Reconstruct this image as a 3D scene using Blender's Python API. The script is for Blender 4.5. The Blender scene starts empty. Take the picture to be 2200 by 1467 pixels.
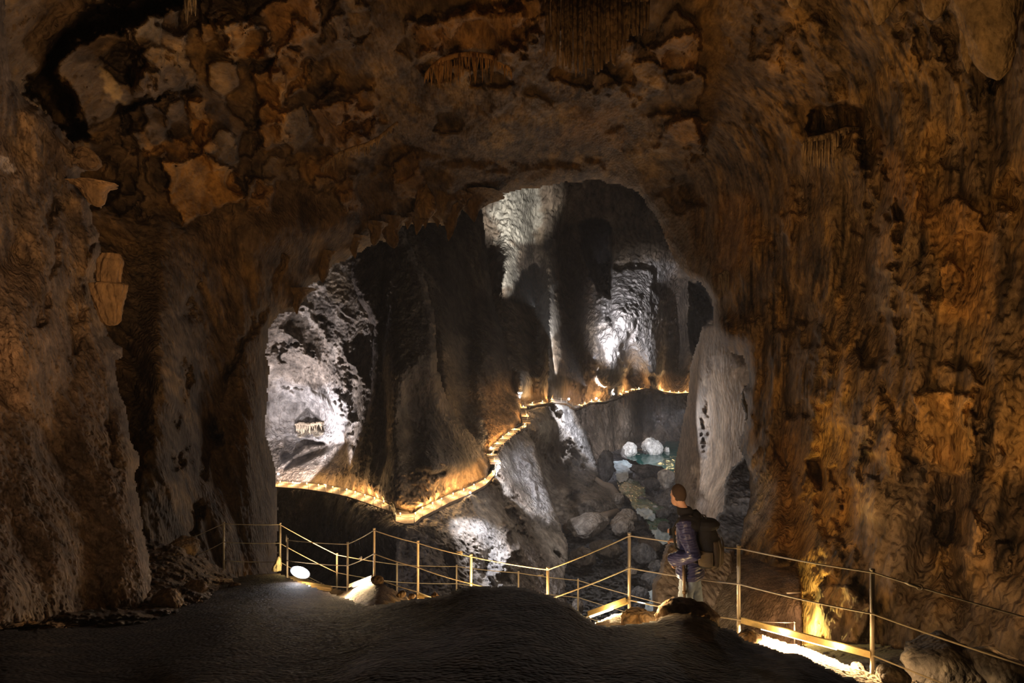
import bpy, bmesh, math, random
import numpy as np
from mathutils import Vector, Matrix

random.seed(7)
F, CX, CY = 1222.0, 1100.0, 733.5          # focal length in px of the 2200x1467 frame
col = bpy.context.scene.collection
sc = bpy.context.scene


def at(px, py, Y):
    return Vector(((px - CX) / F * Y, Y, -(py - CY) / F * Y))


# ------------------------------------------------------------------ noise
_rs = np.random.RandomState(11)
_perm = _rs.permutation(256).astype(np.int32)
_G = _rs.normal(size=(256, 3)).astype(np.float32)
_G /= np.linalg.norm(_G, axis=1)[:, None]


def perlin(x, y, z):
    x = np.asarray(x, np.float32); y = np.asarray(y, np.float32); z = np.asarray(z, np.float32)
    xi = np.floor(x).astype(np.int32); yi = np.floor(y).astype(np.int32); zi = np.floor(z).astype(np.int32)
    xf = x - xi; yf = y - yi; zf = z - zi
    u = xf * xf * xf * (xf * (xf * 6 - 15) + 10)
    v = yf * yf * yf * (yf * (yf * 6 - 15) + 10)
    w = zf * zf * zf * (zf * (zf * 6 - 15) + 10)
    out = np.zeros_like(xf)
    for dx in (0, 1):
        wx = u if dx else 1 - u
        hx = _perm[(xi + dx) & 255]
        for dy in (0, 1):
            wy = v if dy else 1 - v
            hy = _perm[(hx + yi + dy) & 255]
            for dz in (0, 1):
                wz = w if dz else 1 - w
                g = _G[_perm[(hy + zi + dz) & 255]]
                out += wx * wy * wz * (g[:, 0] * (xf - dx) + g[:, 1] * (yf - dy) + g[:, 2] * (zf - dz))
    return out * 1.5


def fbm(x, y, z, oct=4, gain=.5):
    s = 0; a = 1.0
    for k in range(oct):
        s = s + a * perlin(x * 2 ** k + 17.3 * k, y * 2 ** k + 5.1 * k, z * 2 ** k + 9.7 * k)
        a *= gain
    return s


def sstep(a, b, t):
    t = np.clip((t - a) / (b - a), 0, 1)
    return t * t * (3 - 2 * t)


def sdpoly(x, y, poly):
    """signed distance to a polygon, positive inside"""
    P = np.array(poly, np.float32)
    d = np.full(x.shape, 1e9, np.float32)
    ins = np.zeros(x.shape, bool)
    n = len(P)
    for i in range(n):
        ax, ay = P[i]; bx, by = P[(i + 1) % n]
        ex, ey = bx - ax, by - ay
        L = ex * ex + ey * ey + 1e-9
        t = np.clip(((x - ax) * ex + (y - ay) * ey) / L, 0, 1)
        d = np.minimum(d, (x - ax - t * ex) ** 2 + (y - ay - t * ey) ** 2)
        c = ((ay > y) != (by > y)) & (x < (bx - ax) * (y - ay) / (by - ay + 1e-12) + ax)
        ins ^= c
    d = np.sqrt(d)
    return np.where(ins, d, -d)


def dline(x, y, line):
    d = np.full(x.shape, 1e9, np.float32)
    for (ax, ay), (bx, by) in zip(line[:-1], line[1:]):
        ex, ey = bx - ax, by - ay
        L = ex * ex + ey * ey + 1e-9
        t = np.clip(((x - ax) * ex + (y - ay) * ey) / L, 0, 1)
        d = np.minimum(d, (x - ax - t * ex) ** 2 + (y - ay - t * ey) ** 2)
    return np.sqrt(d)


def rbf(ctrl):
    C = np.array(ctrl, float)
    X = C[:, :2] / 1000.; V = np.log(C[:, 2])
    n = len(C)

    def phi(r):
        return np.sqrt(r * r + .05 ** 2)
    A = np.zeros((n + 3, n + 3))
    A[:n, :n] = phi(np.linalg.norm(X[:, None] - X[None], axis=2))
    A[:n, n] = 1; A[:n, n + 1:] = X; A[n, :n] = 1; A[n + 1:, :n] = X.T
    sol = np.linalg.solve(A, np.concatenate([V, np.zeros(3)]))

    def f(px, py):
        o = sol[n] + sol[n + 1] * px / 1000. + sol[n + 2] * py / 1000.
        for i in range(n):
            o = o + sol[i] * phi(np.hypot(px / 1000. - X[i, 0], py / 1000. - X[i, 1]))
        return np.exp(o)
    return f


# ------------------------------------------------------------------ materials
def new_mat(name):
    m = bpy.data.materials.new(name); m.use_nodes = True
    nt = m.node_tree; b = nt.nodes['Principled BSDF']
    return m, nt, b


def rock_mat(name, s1, s2, bump=.5, dist=.05, rough=.88, spec=.25, ysq=1.):
    """vertex colour times fine mottling, two scales of bump (s1, s2 in 1/m)"""
    m, nt, b = new_mat(name)
    N = nt.nodes; L = nt.links
    tc = N.new('ShaderNodeTexCoord')
    at_ = N.new('ShaderNodeAttribute'); at_.attribute_name = 'Col'
    mp = N.new('ShaderNodeMapping'); mp.inputs['Scale'].default_value = (1, ysq, .6)
    L.new(tc.outputs['Object'], mp.inputs['Vector'])
    n1 = N.new('ShaderNodeTexNoise'); n1.inputs['Scale'].default_value = s1; n1.inputs['Detail'].default_value = 6
    n1.inputs['Roughness'].default_value = .65
    n2 = N.new('ShaderNodeTexVoronoi'); n2.inputs['Scale'].default_value = s2
    L.new(mp.outputs[0], n1.inputs['Vector']); L.new(mp.outputs[0], n2.inputs['Vector'])
    cr = N.new('ShaderNodeMapRange')
    cr.inputs['From Min'].default_value = .3; cr.inputs['From Max'].default_value = .7
    cr.inputs['To Min'].default_value = .45; cr.inputs['To Max'].default_value = 1.4
    L.new(n1.outputs['Fac'], cr.inputs['Value'])
    mx = N.new('ShaderNodeMix'); mx.data_type = 'RGBA'; mx.blend_type = 'MULTIPLY'; mx.inputs['Factor'].default_value = 1
    L.new(at_.outputs['Color'], mx.inputs['A']); L.new(cr.outputs[0], mx.inputs['B'])
    L.new(mx.outputs['Result'], b.inputs['Base Color'])
    ad = N.new('ShaderNodeMath'); ad.operation = 'MULTIPLY_ADD'; ad.inputs[1].default_value = -.6
    L.new(n2.outputs['Distance'], ad.inputs[0]); L.new(n1.outputs['Fac'], ad.inputs[2])
    bp = N.new('ShaderNodeBump'); bp.inputs['Strength'].default_value = bump; bp.inputs['Distance'].default_value = dist
    L.new(ad.outputs[0], bp.inputs['Height']); L.new(bp.outputs[0], b.inputs['Normal'])
    b.inputs['Roughness'].default_value = rough
    b.inputs['Specular IOR Level'].default_value = spec
    return m


def plain(name, c, rough=.6, metal=0., bump=0., scale=40., var=.25, spec=.5):
    m, nt, b = new_mat(name)
    N = nt.nodes; L = nt.links
    tc = N.new('ShaderNodeTexCoord'); n = N.new('ShaderNodeTexNoise')
    n.inputs['Scale'].default_value = scale; n.inputs['Detail'].default_value = 4
    L.new(tc.outputs['Object'], n.inputs['Vector'])
    mr = N.new('ShaderNodeMapRange'); mr.inputs['To Min'].default_value = 1 - var; mr.inputs['To Max'].default_value = 1 + var
    L.new(n.outputs['Fac'], mr.inputs['Value'])
    mx = N.new('ShaderNodeMix'); mx.data_type = 'RGBA'; mx.blend_type = 'MULTIPLY'; mx.inputs['Factor'].default_value = 1
    mx.inputs['A'].default_value = (*c, 1); L.new(mr.outputs[0], mx.inputs['B'])
    L.new(mx.outputs['Result'], b.inputs['Base Color'])
    b.inputs['Roughness'].default_value = rough; b.inputs['Metallic'].default_value = metal
    b.inputs['Specular IOR Level'].default_value = spec
    if bump:
        bp = N.new('ShaderNodeBump'); bp.inputs['Strength'].default_value = bump; bp.inputs['Distance'].default_value = .01
        L.new(n.outputs['Fac'], bp.inputs['Height']); L.new(bp.outputs[0], b.inputs['Normal'])
    return m


def glow(name, c, s):
    m, nt, b = new_mat(name)
    b.inputs['Base Color'].default_value = (*c, 1)
    b.inputs['Emission Color'].default_value = (*c, 1); b.inputs['Emission Strength'].default_value = s
    return m


def flare_glow(name, c, s):
    """glare shape, hottest in the middle, imitating lens bloom"""
    m = glow(name, c, s); nt = m.node_tree; N = nt.nodes; L = nt.links
    tc = N.new('ShaderNodeTexCoord'); g = N.new('ShaderNodeTexGradient'); g.gradient_type = 'SPHERICAL'
    mp = N.new('ShaderNodeMapping'); mp.inputs['Scale'].default_value = (4.6, 4.6, 4.6)
    L.new(tc.outputs['Object'], mp.inputs['Vector']); L.new(mp.outputs[0], g.inputs['Vector'])
    p = N.new('ShaderNodeMath'); p.operation = 'POWER'; p.inputs[1].default_value = 2.2; L.new(g.outputs['Fac'], p.inputs[0])
    q = N.new('ShaderNodeMath'); q.operation = 'MULTIPLY_ADD'; q.inputs[1].default_value = s; q.inputs[2].default_value = .12; L.new(p.outputs[0], q.inputs[0])
    L.new(q.outputs[0], nt.nodes['Principled BSDF'].inputs['Emission Strength'])
    return m


M = {}
M['near'] = rock_mat('near_limestone', 5, 16, 1., .05)
M['arch'] = rock_mat('arch_limestone', 2.2, 7, 1., .14, ysq=.4)
M['mid'] = rock_mat('gorge_limestone', .8, 2.4, 1., .4)
M['archwall'] = rock_mat('wall_limestone', 2.4, 8, 1., .10)
M['palewall'] = rock_mat('pale_limestone', .9, 2.6, .8, .3, ysq=.35)
M['far'] = rock_mat('far_limestone', .3, .9, 1., .9)
M['ground'] = rock_mat('trodden_clay', 5.0, 26, .6, .03, rough=.95, spec=.1)
M['metal'] = plain('brushed_steel', (.72, .62, .48), .45, .25, 0, 60, .1)
M['cable'] = plain('steel_cable', (.80, .70, .56), .45, .2, .4, 300, .1)
M['housing'] = plain('lamp_housing', (.55, .42, .2), .45, .5)
M['led'] = glow('warm_led', (1, .80, .50), 16)
M['flare'] = flare_glow('white_flare', (.92, .93, 1.0), 40)
M['pathlamp'] = glow('warm_path_lamp', (1, .72, .38), 12)
M['spotlamp'] = glow('white_spot_lamp', (.85, .92, 1.0), 30)
M['deck'] = plain('concrete_deck', (.26, .20, .145), .9, 0, .4, 2, .2)


# ------------------------------------------------------------------ object helpers
def tag(o, label=None, cat=None, group=None, kind=None):
    if label: o['label'] = label
    if cat: o['category'] = cat
    if group: o['group'] = group
    if kind: o['kind'] = kind
    return o


def mesh_obj(name, V, Fc, mat, parent=None, colors=None, smooth=True, loc=None):
    me = bpy.data.meshes.new(name)
    V = np.asarray(V, np.float32)
    if loc is not None:
        V = V - np.array(loc, np.float32)
    if isinstance(Fc, np.ndarray):
        nf, k = Fc.shape
        me.vertices.add(len(V)); me.vertices.foreach_set('co', V.ravel())
        me.loops.add(nf * k); me.loops.foreach_set('vertex_index', Fc.ravel().astype(np.int32))
        me.polygons.add(nf); me.polygons.foreach_set('loop_start', (np.arange(nf) * k).astype(np.int32))
        me.update(calc_edges=True); me.validate()
    else:
        me.from_pydata([tuple(v) for v in V], [], Fc); me.update()
    if smooth:
        me.polygons.foreach_set('use_smooth', np.ones(len(me.polygons), bool))
    if colors is not None:
        a = me.color_attributes.new('Col', 'FLOAT_COLOR', 'POINT')
        c4 = np.ones((len(V), 4), np.float32); c4[:, :3] = colors
        a.data.foreach_set('color', c4.ravel())
    me.materials.append(mat)
    o = bpy.data.objects.new(name, me); col.objects.link(o)
    if loc is not None: o.location = loc
    if parent: o.parent = parent
    return o


def empty(name, loc=(0, 0, 0)):
    o = bpy.data.objects.new(name, None); col.objects.link(o); o.location = loc
    o.empty_display_size = .2
    return o


class MB:
    """collects shapes into one mesh"""
    def __init__(s): s.V = []; s.F = []

    def add(s, V, Fc):
        n = len(s.V); s.V += [tuple(v) for v in V]; s.F += [[i + n for i in f] for f in Fc]; return s

    def tube(s, pts, r, seg=10, cap=True):
        pts = [Vector(p) for p in pts]
        rr = r if isinstance(r, (list, tuple)) else [r] * len(pts)
        V = []; Fc = []
        up = None
        for i, p in enumerate(pts):
            t = (pts[min(i + 1, len(pts) - 1)] - pts[max(i - 1, 0)])
            if t.length < 1e-9: t = Vector((0, 0, 1))
            t.normalize()
            if up is None:
                up = Vector((0, 0, 1)) if abs(t.z) < .9 else Vector((1, 0, 0))
            a = t.cross(up).normalized(); b = a.cross(t).normalized(); up = b
            for k in range(seg):
                an = 2 * math.pi * k / seg
                V.append(p + (a * math.cos(an) + b * math.sin(an)) * rr[i])
        for i in range(len(pts) - 1):
            for k in range(seg):
                k2 = (k + 1) % seg
                Fc.append([i * seg + k, i * seg + k2, (i + 1) * seg + k2, (i + 1) * seg + k])
        if cap:
            Fc.append(list(range(seg))[::-1]); n = (len(pts) - 1) * seg
            Fc.append([n + k for k in range(seg)])
        return s.add(V, Fc)

    def box(s, c, half, ax=None):
        """oriented box: centre, half sizes, 3 axes"""
        c = Vector(c)
        ax = [Vector(a).normalized() for a in (ax or [(1, 0, 0), (0, 1, 0), (0, 0, 1)])]
        V = []
        for i in (-1, 1):
            for j in (-1, 1):
                for k in (-1, 1):
                    V.append(c + ax[0] * half[0] * i + ax[1] * half[1] * j + ax[2] * half[2] * k)
        return s.add(V, [[0, 1, 3, 2], [4, 6, 7, 5], [0, 4, 5, 1], [2, 3, 7, 6], [0, 2, 6, 4], [1, 5, 7, 3]])

    def build(s, name, mat, parent=None, smooth=True, loc=None, bevel=0):
        o = mesh_obj(name, s.V, s.F, mat, parent, smooth=smooth, loc=loc)
        if bevel:
            md = o.modifiers.new('bevel', 'BEVEL'); md.width = bevel; md.segments = 2; md.limit_method = 'ANGLE'
        return o


# ------------------------------------------------------------------ rock surfaces
PAL = {
    'warm': [(.23, .160, .105), (.36, .230, .115), (.085, .058, .042)],
    'ceil': [(.20, .135, .078), (.36, .22, .085), (.065, .045, .03)],
    'grey': [(.27, .225, .18), (.42, .365, .305), (.09, .073, .058)],
    'dark': [(.085, .066, .052), (.15, .118, .088), (.035, .028, .024)],
    'pale': [(.50, .42, .36), (.60, .52, .45), (.30, .24, .20)],
    'clay': [(.046, .032, .025), (.066, .045, .032), (.029, .021, .017)],
    'white': [(.62, .60, .58), (.72, .70, .66), (.35, .33, .31)],
    'slate': [(.13, .13, .135), (.19, .185, .185), (.05, .05, .053)],
    'brown': [(.20, .15, .11), (.27, .21, .15), (.09, .07, .055)],
}
MOT = 1.0


def rock_colors(P, Y, pal, cell, streak=0.):
    a, b, c = [np.array(k, np.float32) for k in PAL[pal]]
    S = np.median(Y) * .12
    x, y, z = P[:, 0] / S, P[:, 1] / S, P[:, 2] / S
    n1 = fbm(x, y, z * .6, 4, .6); n2 = fbm(x * 2.3 + 9, y * 2.3, z * .9 + 3, 4, .6)
    n3 = perlin(x * 6, y * 6, z * 3.0)
    m1 = sstep(.0, .5, n1)[:, None]; m2 = sstep(.05, .6, n2)[:, None]
    C = a * (1 - m1) + b * m1
    C = C * (1 - .75 * m2) + c * .75 * m2
    n4 = perlin(x * 7 + 3, y * 7, z * .55) + .6 * perlin(x * 15, y * 15 + 4, z * 1.1)
    st = 1 - np.clip(streak * sstep(.0, .75, n4), 0, .75)
    return C * (1 + .25 * n3[:, None]) * st[:, None]


def layer(name, poly, ctrl, step, mat, pal, amp=.16, lam=None, nmin=4., stretch=1.7, roll=(40, 6.), edge=(6, 40),
          holes=(), plates=(), bumps=(), lines=(), tints=(), sharp=.5, kind='structure', label=None, cat=None,
          split=None, plane=None, popcorn=0., group=None, parent=None, hexp=.80, ysq=.7, streak=.35):
    P0 = np.array(poly, float)
    x0, y0 = P0.min(0) - 2 * step; x1, y1 = P0.max(0) + 2 * step
    gx = np.arange(x0, x1 + step, step); gy = np.arange(y0, y1 + step, step)
    nx, ny = len(gx), len(gy)
    X, Yp = np.meshgrid(gx, gy); X = X.ravel().astype(np.float32); Yp = Yp.ravel().astype(np.float32)
    ew, el = edge
    wx = X + ew * fbm(X / el, Yp / el, X * 0 + 3.3, 3)
    wy = Yp + ew * fbm(X / el + 40, Yp / el, X * 0 + 8.1, 3)
    sd = sdpoly(wx, wy, poly)
    for h in holes:
        sd = np.minimum(sd, -sdpoly(wx, wy, h))
    use = sd > -step * 2
    mixm = None
    if isinstance(ysq, tuple): ysq, ysq2, mixm = ysq[0], ysq[1], ysq[2](X, Yp).astype(np.float32)
    if callable(streak): streak = streak(X, Yp).astype(np.float32)
    D = rbf(ctrl)(X, Yp) if plane is None else plane(X, Yp)
    D = np.asarray(D, np.float32)
    base = D.copy()
    Y_ = D.copy()
    nA = fbm(X / 45, Yp / 45, X * 0 + 1.7, 4, .6); nB = fbm(X / 45 + 9, Yp / 45, X * 0 + 5.2, 4, .6)
    nC = perlin(X / 60 + 3, Yp / 60, X * 0 + 8); nD = perlin(X / 12, Yp / 12, X * 0)

    def near_(q, mg):
        q = np.array(q, float)
        return np.nonzero((X > q[:, 0].min() - mg) & (X < q[:, 0].max() + mg) & (Yp > q[:, 1].min() - mg) & (Yp < q[:, 1].max() + mg))[0]
    for pl in plates:
        q, dY, e = pl[:3]; wn = pl[3] if len(pl) > 3 else 8
        I = near_(q, e * 2 + wn * 3)
        s_ = sdpoly(X[I] + wn * 1.5 * nA[I], Yp[I] + wn * 1.5 * nB[I], q)
        Y_[I] += dY * sstep(-e, e, s_)
    for (bx, by, rx, ry, dY) in bumps:
        Y_ += dY * np.exp(-((X - bx) / rx) ** 2 - ((Yp - by) / ry) ** 2)
    for (ln, w, dY) in lines:
        wb = 9 + w
        I = near_(ln, w * 3 + wb * 2)
        d = dline(X[I] + wb * nA[I], Yp[I] + wb * nB[I], ln)
        brk = sstep(-.35, .45, nC[I]) * (1 + .4 * nD[I])
        Y_[I] += dY * np.exp(-(d / w) ** 2) * brk
    # world-space fractal displacement
    Px = (X - CX) / F * base; Pz = -(Yp - CY) / F * base; Py = base
    cell = step / F * base
    l = lam or float(np.median(base[use])) * .28
    disp = np.zeros_like(base)
    wq = .35 * l * perlin(Px / l * 1.3, Py / l * 1.3, Pz / l * 1.3 + 7)
    k = 0
    l0 = l
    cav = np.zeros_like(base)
    while l > float(cell[use].min()) * nmin:
        st = stretch if k < 4 else 1 + (stretch - 1) * .45
        q = ((Px + wq) / l + 13.7 * k, (Py * ysq) / l + 4.1 * k, (Pz + .5 * wq) / l / st + 2.9 * k)
        n = perlin(*q)
        if mixm is not None:
            n = n * (1 - mixm) + mixm * perlin(q[0], (Py * ysq2) / l + 4.1 * k, q[2])
        bil = (np.abs(n) * 2 - .55) if k % 3 != 2 else (.55 - np.abs(n) * 2) * .8
        val = (1 - sharp) * n + sharp * bil
        fade = np.clip((l / cell - nmin) / nmin, 0, 1)
        al = l0 * (l / l0) ** hexp
        disp += amp * al * val * fade
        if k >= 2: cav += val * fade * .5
        wq = wq * .8 + .10 * l * n
        l *= .53; k += 1
    if popcorn:
        l = float(np.median(cell[use])) * 5.5
        disp += popcorn * l * np.abs(perlin(Px / l, Py / l, Pz / l)) * 2
    Y_ = Y_ - disp
    w, R = roll
    t = np.clip(sd / w, 0, 1)
    Y_ = Y_ + R * (1 - np.sqrt(np.clip(1 - (1 - t) ** 2, 0, 1)))
    P = np.stack([(X - CX) / F * Y_, Y_, -(Yp - CY) / F * Y_], 1)
    Pb = np.stack([Px, Py, Pz], 1)
    C = rock_colors(Pb * np.array([1, ysq, 1], np.float32), base, pal, cell, streak)
    if mixm is not None:
        C = C * (1 - mixm[:, None]) + mixm[:, None] * rock_colors(Pb * np.array([1, ysq2, 1], np.float32), base, pal, cell, streak)
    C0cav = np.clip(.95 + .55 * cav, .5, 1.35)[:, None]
    nE = (1 + .3 * fbm(X / 40, Yp / 60, X * 0, 3))[:, None]
    for tn in tints:
        q, c, st, e = tn[:4]
        I = near_(q, e * 2 + 45)
        s_ = sdpoly(X[I] + 16 * nA[I] + 4 * nD[I], Yp[I] + 16 * nB[I] + 4 * nC[I], q)
        m_ = (sstep(-e, e, s_) * st)[:, None]
        C[I] = C[I] * (1 - m_) + np.array(c, np.float32) * nE[I] * m_
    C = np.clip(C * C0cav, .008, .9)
    idx = np.arange(nx * ny).reshape(ny, nx)
    Q = np.stack([idx[:-1, :-1], idx[1:, :-1], idx[1:, 1:], idx[:-1, 1:]], -1).reshape(-1, 4)
    keep = (sd[Q] > 0).all(1)
    Q = Q[keep]
    outs = []
    parts = [(name, np.ones(len(Q), bool))] if split is None else split(X[Q].mean(1), Yp[Q].mean(1))
    for nm, msk, *mm in parts:
        q = Q[msk]
        ids, inv = np.unique(q, return_inverse=True)
        o = mesh_obj(nm, P[ids], inv.reshape(-1, 4), M[mm[0] if mm else mat], colors=C[ids], parent=parent)
        tag(o, label, cat, group, kind)
        outs.append(o)
    return outs[0]


def boulder(name, c, r, mat, pal, label=None, cat='rock', group=None, seed=0, amp=.35, sub=4, flat=None, kind=None, parent=None, tilt=(0, 0, 0), sharp=.6):
    bm = bmesh.new(); bmesh.ops.create_icosphere(bm, subdivisions=sub, radius=1)
    V = np.array([v.co[:] for v in bm.verts], np.float32); Fc = np.array([[v.index for v in f.verts] for f in bm.faces]); bm.free()
    rng = np.random.RandomState(seed)
    for _ in range(7):                      # chop facets
        n = rng.normal(size=3); n /= np.linalg.norm(n); d = rng.uniform(.62, .9)
        h = V @ n.astype(np.float32) - d
        V = V - np.clip(h, 0, None)[:, None] * n.astype(np.float32) * .85
    o_ = rng.uniform(0, 50, 3)
    n = sum(perlin(*(V * f + o_).T) * a for f, a in ((1.2, .5), (2.6, .3), (5.5, .16), (11, .09)))
    n2 = np.abs(perlin(*(V * 3.1 + o_ + 9).T))
    V = V * (1 + amp * (n * (1 - sharp) + sharp * (n2 - .3) + .35 * sharp * n))[:, None]
    R = np.array(Matrix.Rotation(tilt[0], 3, 'X') @ Matrix.Rotation(tilt[1], 3, 'Y') @ Matrix.Rotation(tilt[2], 3, 'Z'), np.float32)
    V = (V * np.array(r, np.float32)) @ R.T
    if flat is not None:
        V[:, 2] = np.maximum(V[:, 2], flat)
    a, b, d = [np.array(k, np.float32) for k in PAL[pal]]
    U = V / max(r)
    m1 = sstep(-.1, .5, fbm(*(U * 2.2 + o_).T))[:, None]; m2 = sstep(.1, .6, fbm(*(U * 4 + o_ + 5).T))[:, None]
    C = (a * (1 - m1) + b * m1) * (1 - .6 * m2) + d * .6 * m2
    o = mesh_obj(name, V, Fc, M[mat], colors=np.clip(C, .01, .9), parent=parent)
    o.location = c
    return tag(o, label, cat, group, kind)


def lathe_rock(name, px, top, tip, Y, prof, wpx, mat, pal, label, cat, group=None, seed=0, rough=.18, tint=None, ratio=1.0, ribs=0):
    """hanging dripstone: profile list of (t, relative radius), t=0 at the rock, 1 at the tip"""
    n, seg = 56, 40
    rng = np.random.RandomState(seed)
    zt = at(px, top, Y); zb = at(px, tip, Y); H = zt.z - zb.z
    R = wpx / F * Y * .5
    ts = np.linspace(0, 1, n); rad = np.interp(ts, [p[0] for p in prof], [p[1] for p in prof]) * R
    an = np.linspace(0, 2 * np.pi, seg, endpoint=False)
    T, A = np.meshgrid(ts, an, indexing='ij'); T = T.ravel(); A = A.ravel()
    rr = np.repeat(rad, seg)
    o_ = rng.uniform(0, 90, 3)
    cx, cy = np.cos(A), np.sin(A)
    u = (cx * 1.6 + o_[0], cy * 1.6 + o_[1], T * H / max(R, 1e-3) * .7 + o_[2])
    nz = perlin(*u) + .5 * np.abs(perlin(u[0] * 2.3, u[1] * 2.3, u[2] * 2.3)) * 2 + .3 * perlin(u[0] * 5, u[1] * 5, u[2] * 4)
    rr = rr * (1 + rough * nz)
    if ribs: rr = rr * (1 + .12 * np.cos(A * ribs + 2 * np.sin(T * 5)))
    bend = R * .25 * np.sin(T * 3 + seed)
    V = np.stack([cx * rr + bend, cy * rr * ratio, -T * H], 1)
    Fc = []
    idx = np.arange(n * seg).reshape(n, seg)
    Q = np.stack([idx[:-1], idx[1:], np.roll(idx[1:], -1, 1), np.roll(idx[:-1], -1, 1)], -1).reshape(-1, 4)
    a, b, d = [np.array(k, np.float32) for k in PAL[pal]]
    m1 = sstep(-.2, .5, perlin(u[0] * 1.5, u[1] * 1.5, u[2] * 1.2))[:, None]
    C = a * (1 - m1) + b * m1
    if tint is not None: C = C * .35 + np.array(tint, np.float32) * .65
    o = mesh_obj(name, V, Q, M[mat], colors=np.clip(C, .01, .9))
    o.location = zt
    return tag(o, label, cat, group)
LAMP_W, STRIP_W, FLOOD_W, HALL, GORGE, HAZE = 420., 420., 60., 460., 26000., .0004

# ================================================================== camera and world
cam = bpy.data.cameras.new('camera'); cam.sensor_width = 36; cam.lens = F * 36 / 2200; cam.clip_end = 1000; cam.clip_start = .1
co = bpy.data.objects.new('camera', cam); col.objects.link(co); co.rotation_euler = (math.pi / 2, 0, 0); sc.camera = co
w = bpy.data.worlds.new('cave_air'); sc.world = w; w.use_nodes = True
w.node_tree.nodes['Background'].inputs['Color'].default_value = (1.0, .72, .5, 1)
w.node_tree.nodes['Background'].inputs['Strength'].default_value = .0015
sc.view_settings.view_transform = 'Standard'
sc.cycles.max_bounces = 3; sc.cycles.diffuse_bounces = 2; sc.cycles.glossy_bounces = 2; sc.cycles.transmission_bounces = 3
sc.cycles.volume_bounces = 0
if HAZE:
    vs = w.node_tree.nodes.new('ShaderNodeVolumeScatter'); vs.inputs['Density'].default_value = HAZE; vs.inputs['Color'].default_value = (.9, .92, 1, 1); vs.inputs['Anisotropy'].default_value = .45
    w.node_tree.links.new(vs.outputs[0], w.node_tree.nodes['World Output'].inputs['Volume'])
sc.cycles.sample_clamp_indirect = 4
sc.cycles.use_denoising = True
sc.cycles.use_adaptive_sampling = True; sc.cycles.adaptive_threshold = .06; sc.cycles.adaptive_min_samples = 12

# ================================================================== the arch: ceiling, left and right walls in one sweep
OPEN = [(597, 1300), (597, 1100), (592, 1010), (580, 960), (570, 920), (576, 850), (580, 800), (572, 760), (580, 710), (601, 672),
        (634, 668), (656, 641), (668, 614), (697, 602), (714, 574), (758, 550), (780, 541), (810, 518), (835, 522), (850, 505), (853, 489), (876, 484),
        (896, 486), (915, 480), (939, 478), (955, 488), (970, 486), (977, 447), (993, 453), (1015, 462), (1042, 434), (1058, 421), (1103, 412), (1160, 405),
        (1181, 398), (1238, 393), (1280, 388), (1330, 396), (1370, 413), (1396, 452), (1419, 491), (1435, 534), (1458, 573), (1481, 602),
        (1504, 609), (1517, 629), (1528, 652), (1535, 700), (1545, 730), (1560, 756), (1590, 765), (1600, 785), (1608, 815), (1597, 840), (1605, 900),
        (1592, 935), (1583, 958), (1600, 985), (1604, 1010), (1606, 1060), (1600, 1100), (1578, 1150), (1562, 1190), (1566, 1240), (1590, 1300), (1590, 1500), (597, 1500)]
ARCH_CTRL = [(2900, -200, 6.8), (2900, 200, 6.9), (2900, 600, 6.9), (2900, 1000, 6.7), (2900, 1500, 6.2), (1100, -220, 16.5), (-120, -120, 8.5), (300, -100, 14), (700, -100, 18), (1100, -100, 19.5), (1500, -100, 17), (1900, -100, 12.5), (2320, -120, 8.5),
             (-120, 200, 10.5), (150, 200, 16), (400, 200, 21), (700, 200, 25), (1100, 200, 27), (1500, 200, 24), (1800, 200, 17.5), (2000, 200, 13.2), (2320, 200, 8.8),
             (250, 400, 21), (450, 400, 25), (700, 400, 32), (900, 400, 38), (1100, 400, 42), (1300, 400, 42), (1500, 400, 32), (1700, 400, 21.5), (2000, 400, 13.2), (2320, 400, 8.8),
             (850, 490, 40), (950, 480, 41), (250, 600, 19), (450, 600, 24), (600, 600, 29.5), (700, 590, 34), (1500, 600, 32), (1600, 600, 26), (1750, 600, 19.5), (2000, 600, 12.8), (2320, 600, 8.7),
             (250, 800, 16.5), (450, 800, 21.5), (570, 800, 28), (1600, 800, 27), (1750, 800, 18), (2000, 800, 12.3), (2320, 800, 8.5),
             (300, 1000, 15), (450, 1000, 19), (590, 1000, 26), (1600, 1000, 25), (1750, 1000, 17), (2000, 1000, 11.8), (2320, 1000, 8.4),
             (350, 1200, 14.5), (500, 1200, 19), (600, 1200, 24), (1570, 1200, 20), (1700, 1200, 16), (1900, 1200, 12.3), (2050, 1200, 10.5), (2320, 1200, 8.2),
             (400, 1400, 14), (600, 1400, 22), (1600, 1400, 17), (1700, 1400, 14.6), (1900, 1400, 11.3), (2050, 1400, 9.5), (2320, 1400, 7.8)]
OCH = (.50, .27, .075); OC2 = (.36, .19, .06); GRB = (.23, .18, .14)


def arch_split(x, y):
    wob = 26 * perlin(x / 60, y / 60, x * 0)
    R_ = (x + wob > 1490 - .18 * (y - 500)) & (y + wob > 150)
    R_ |= (x + wob > 1700)
    L_ = (x < 760) & (y + wob > 530 - .35 * (x - 300)) & ~R_
    return [('wall_left_rear', L_, 'archwall'), ('wall_right', R_, 'archwall'), ('ceiling', ~(L_ | R_))]


def arch_wallness(x, y):
    return np.clip(sstep(1420, 1620, x + .25 * y - 60) + (1 - sstep(420, 760, x)) * sstep(380, 600, y), 0, 1)


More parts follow.
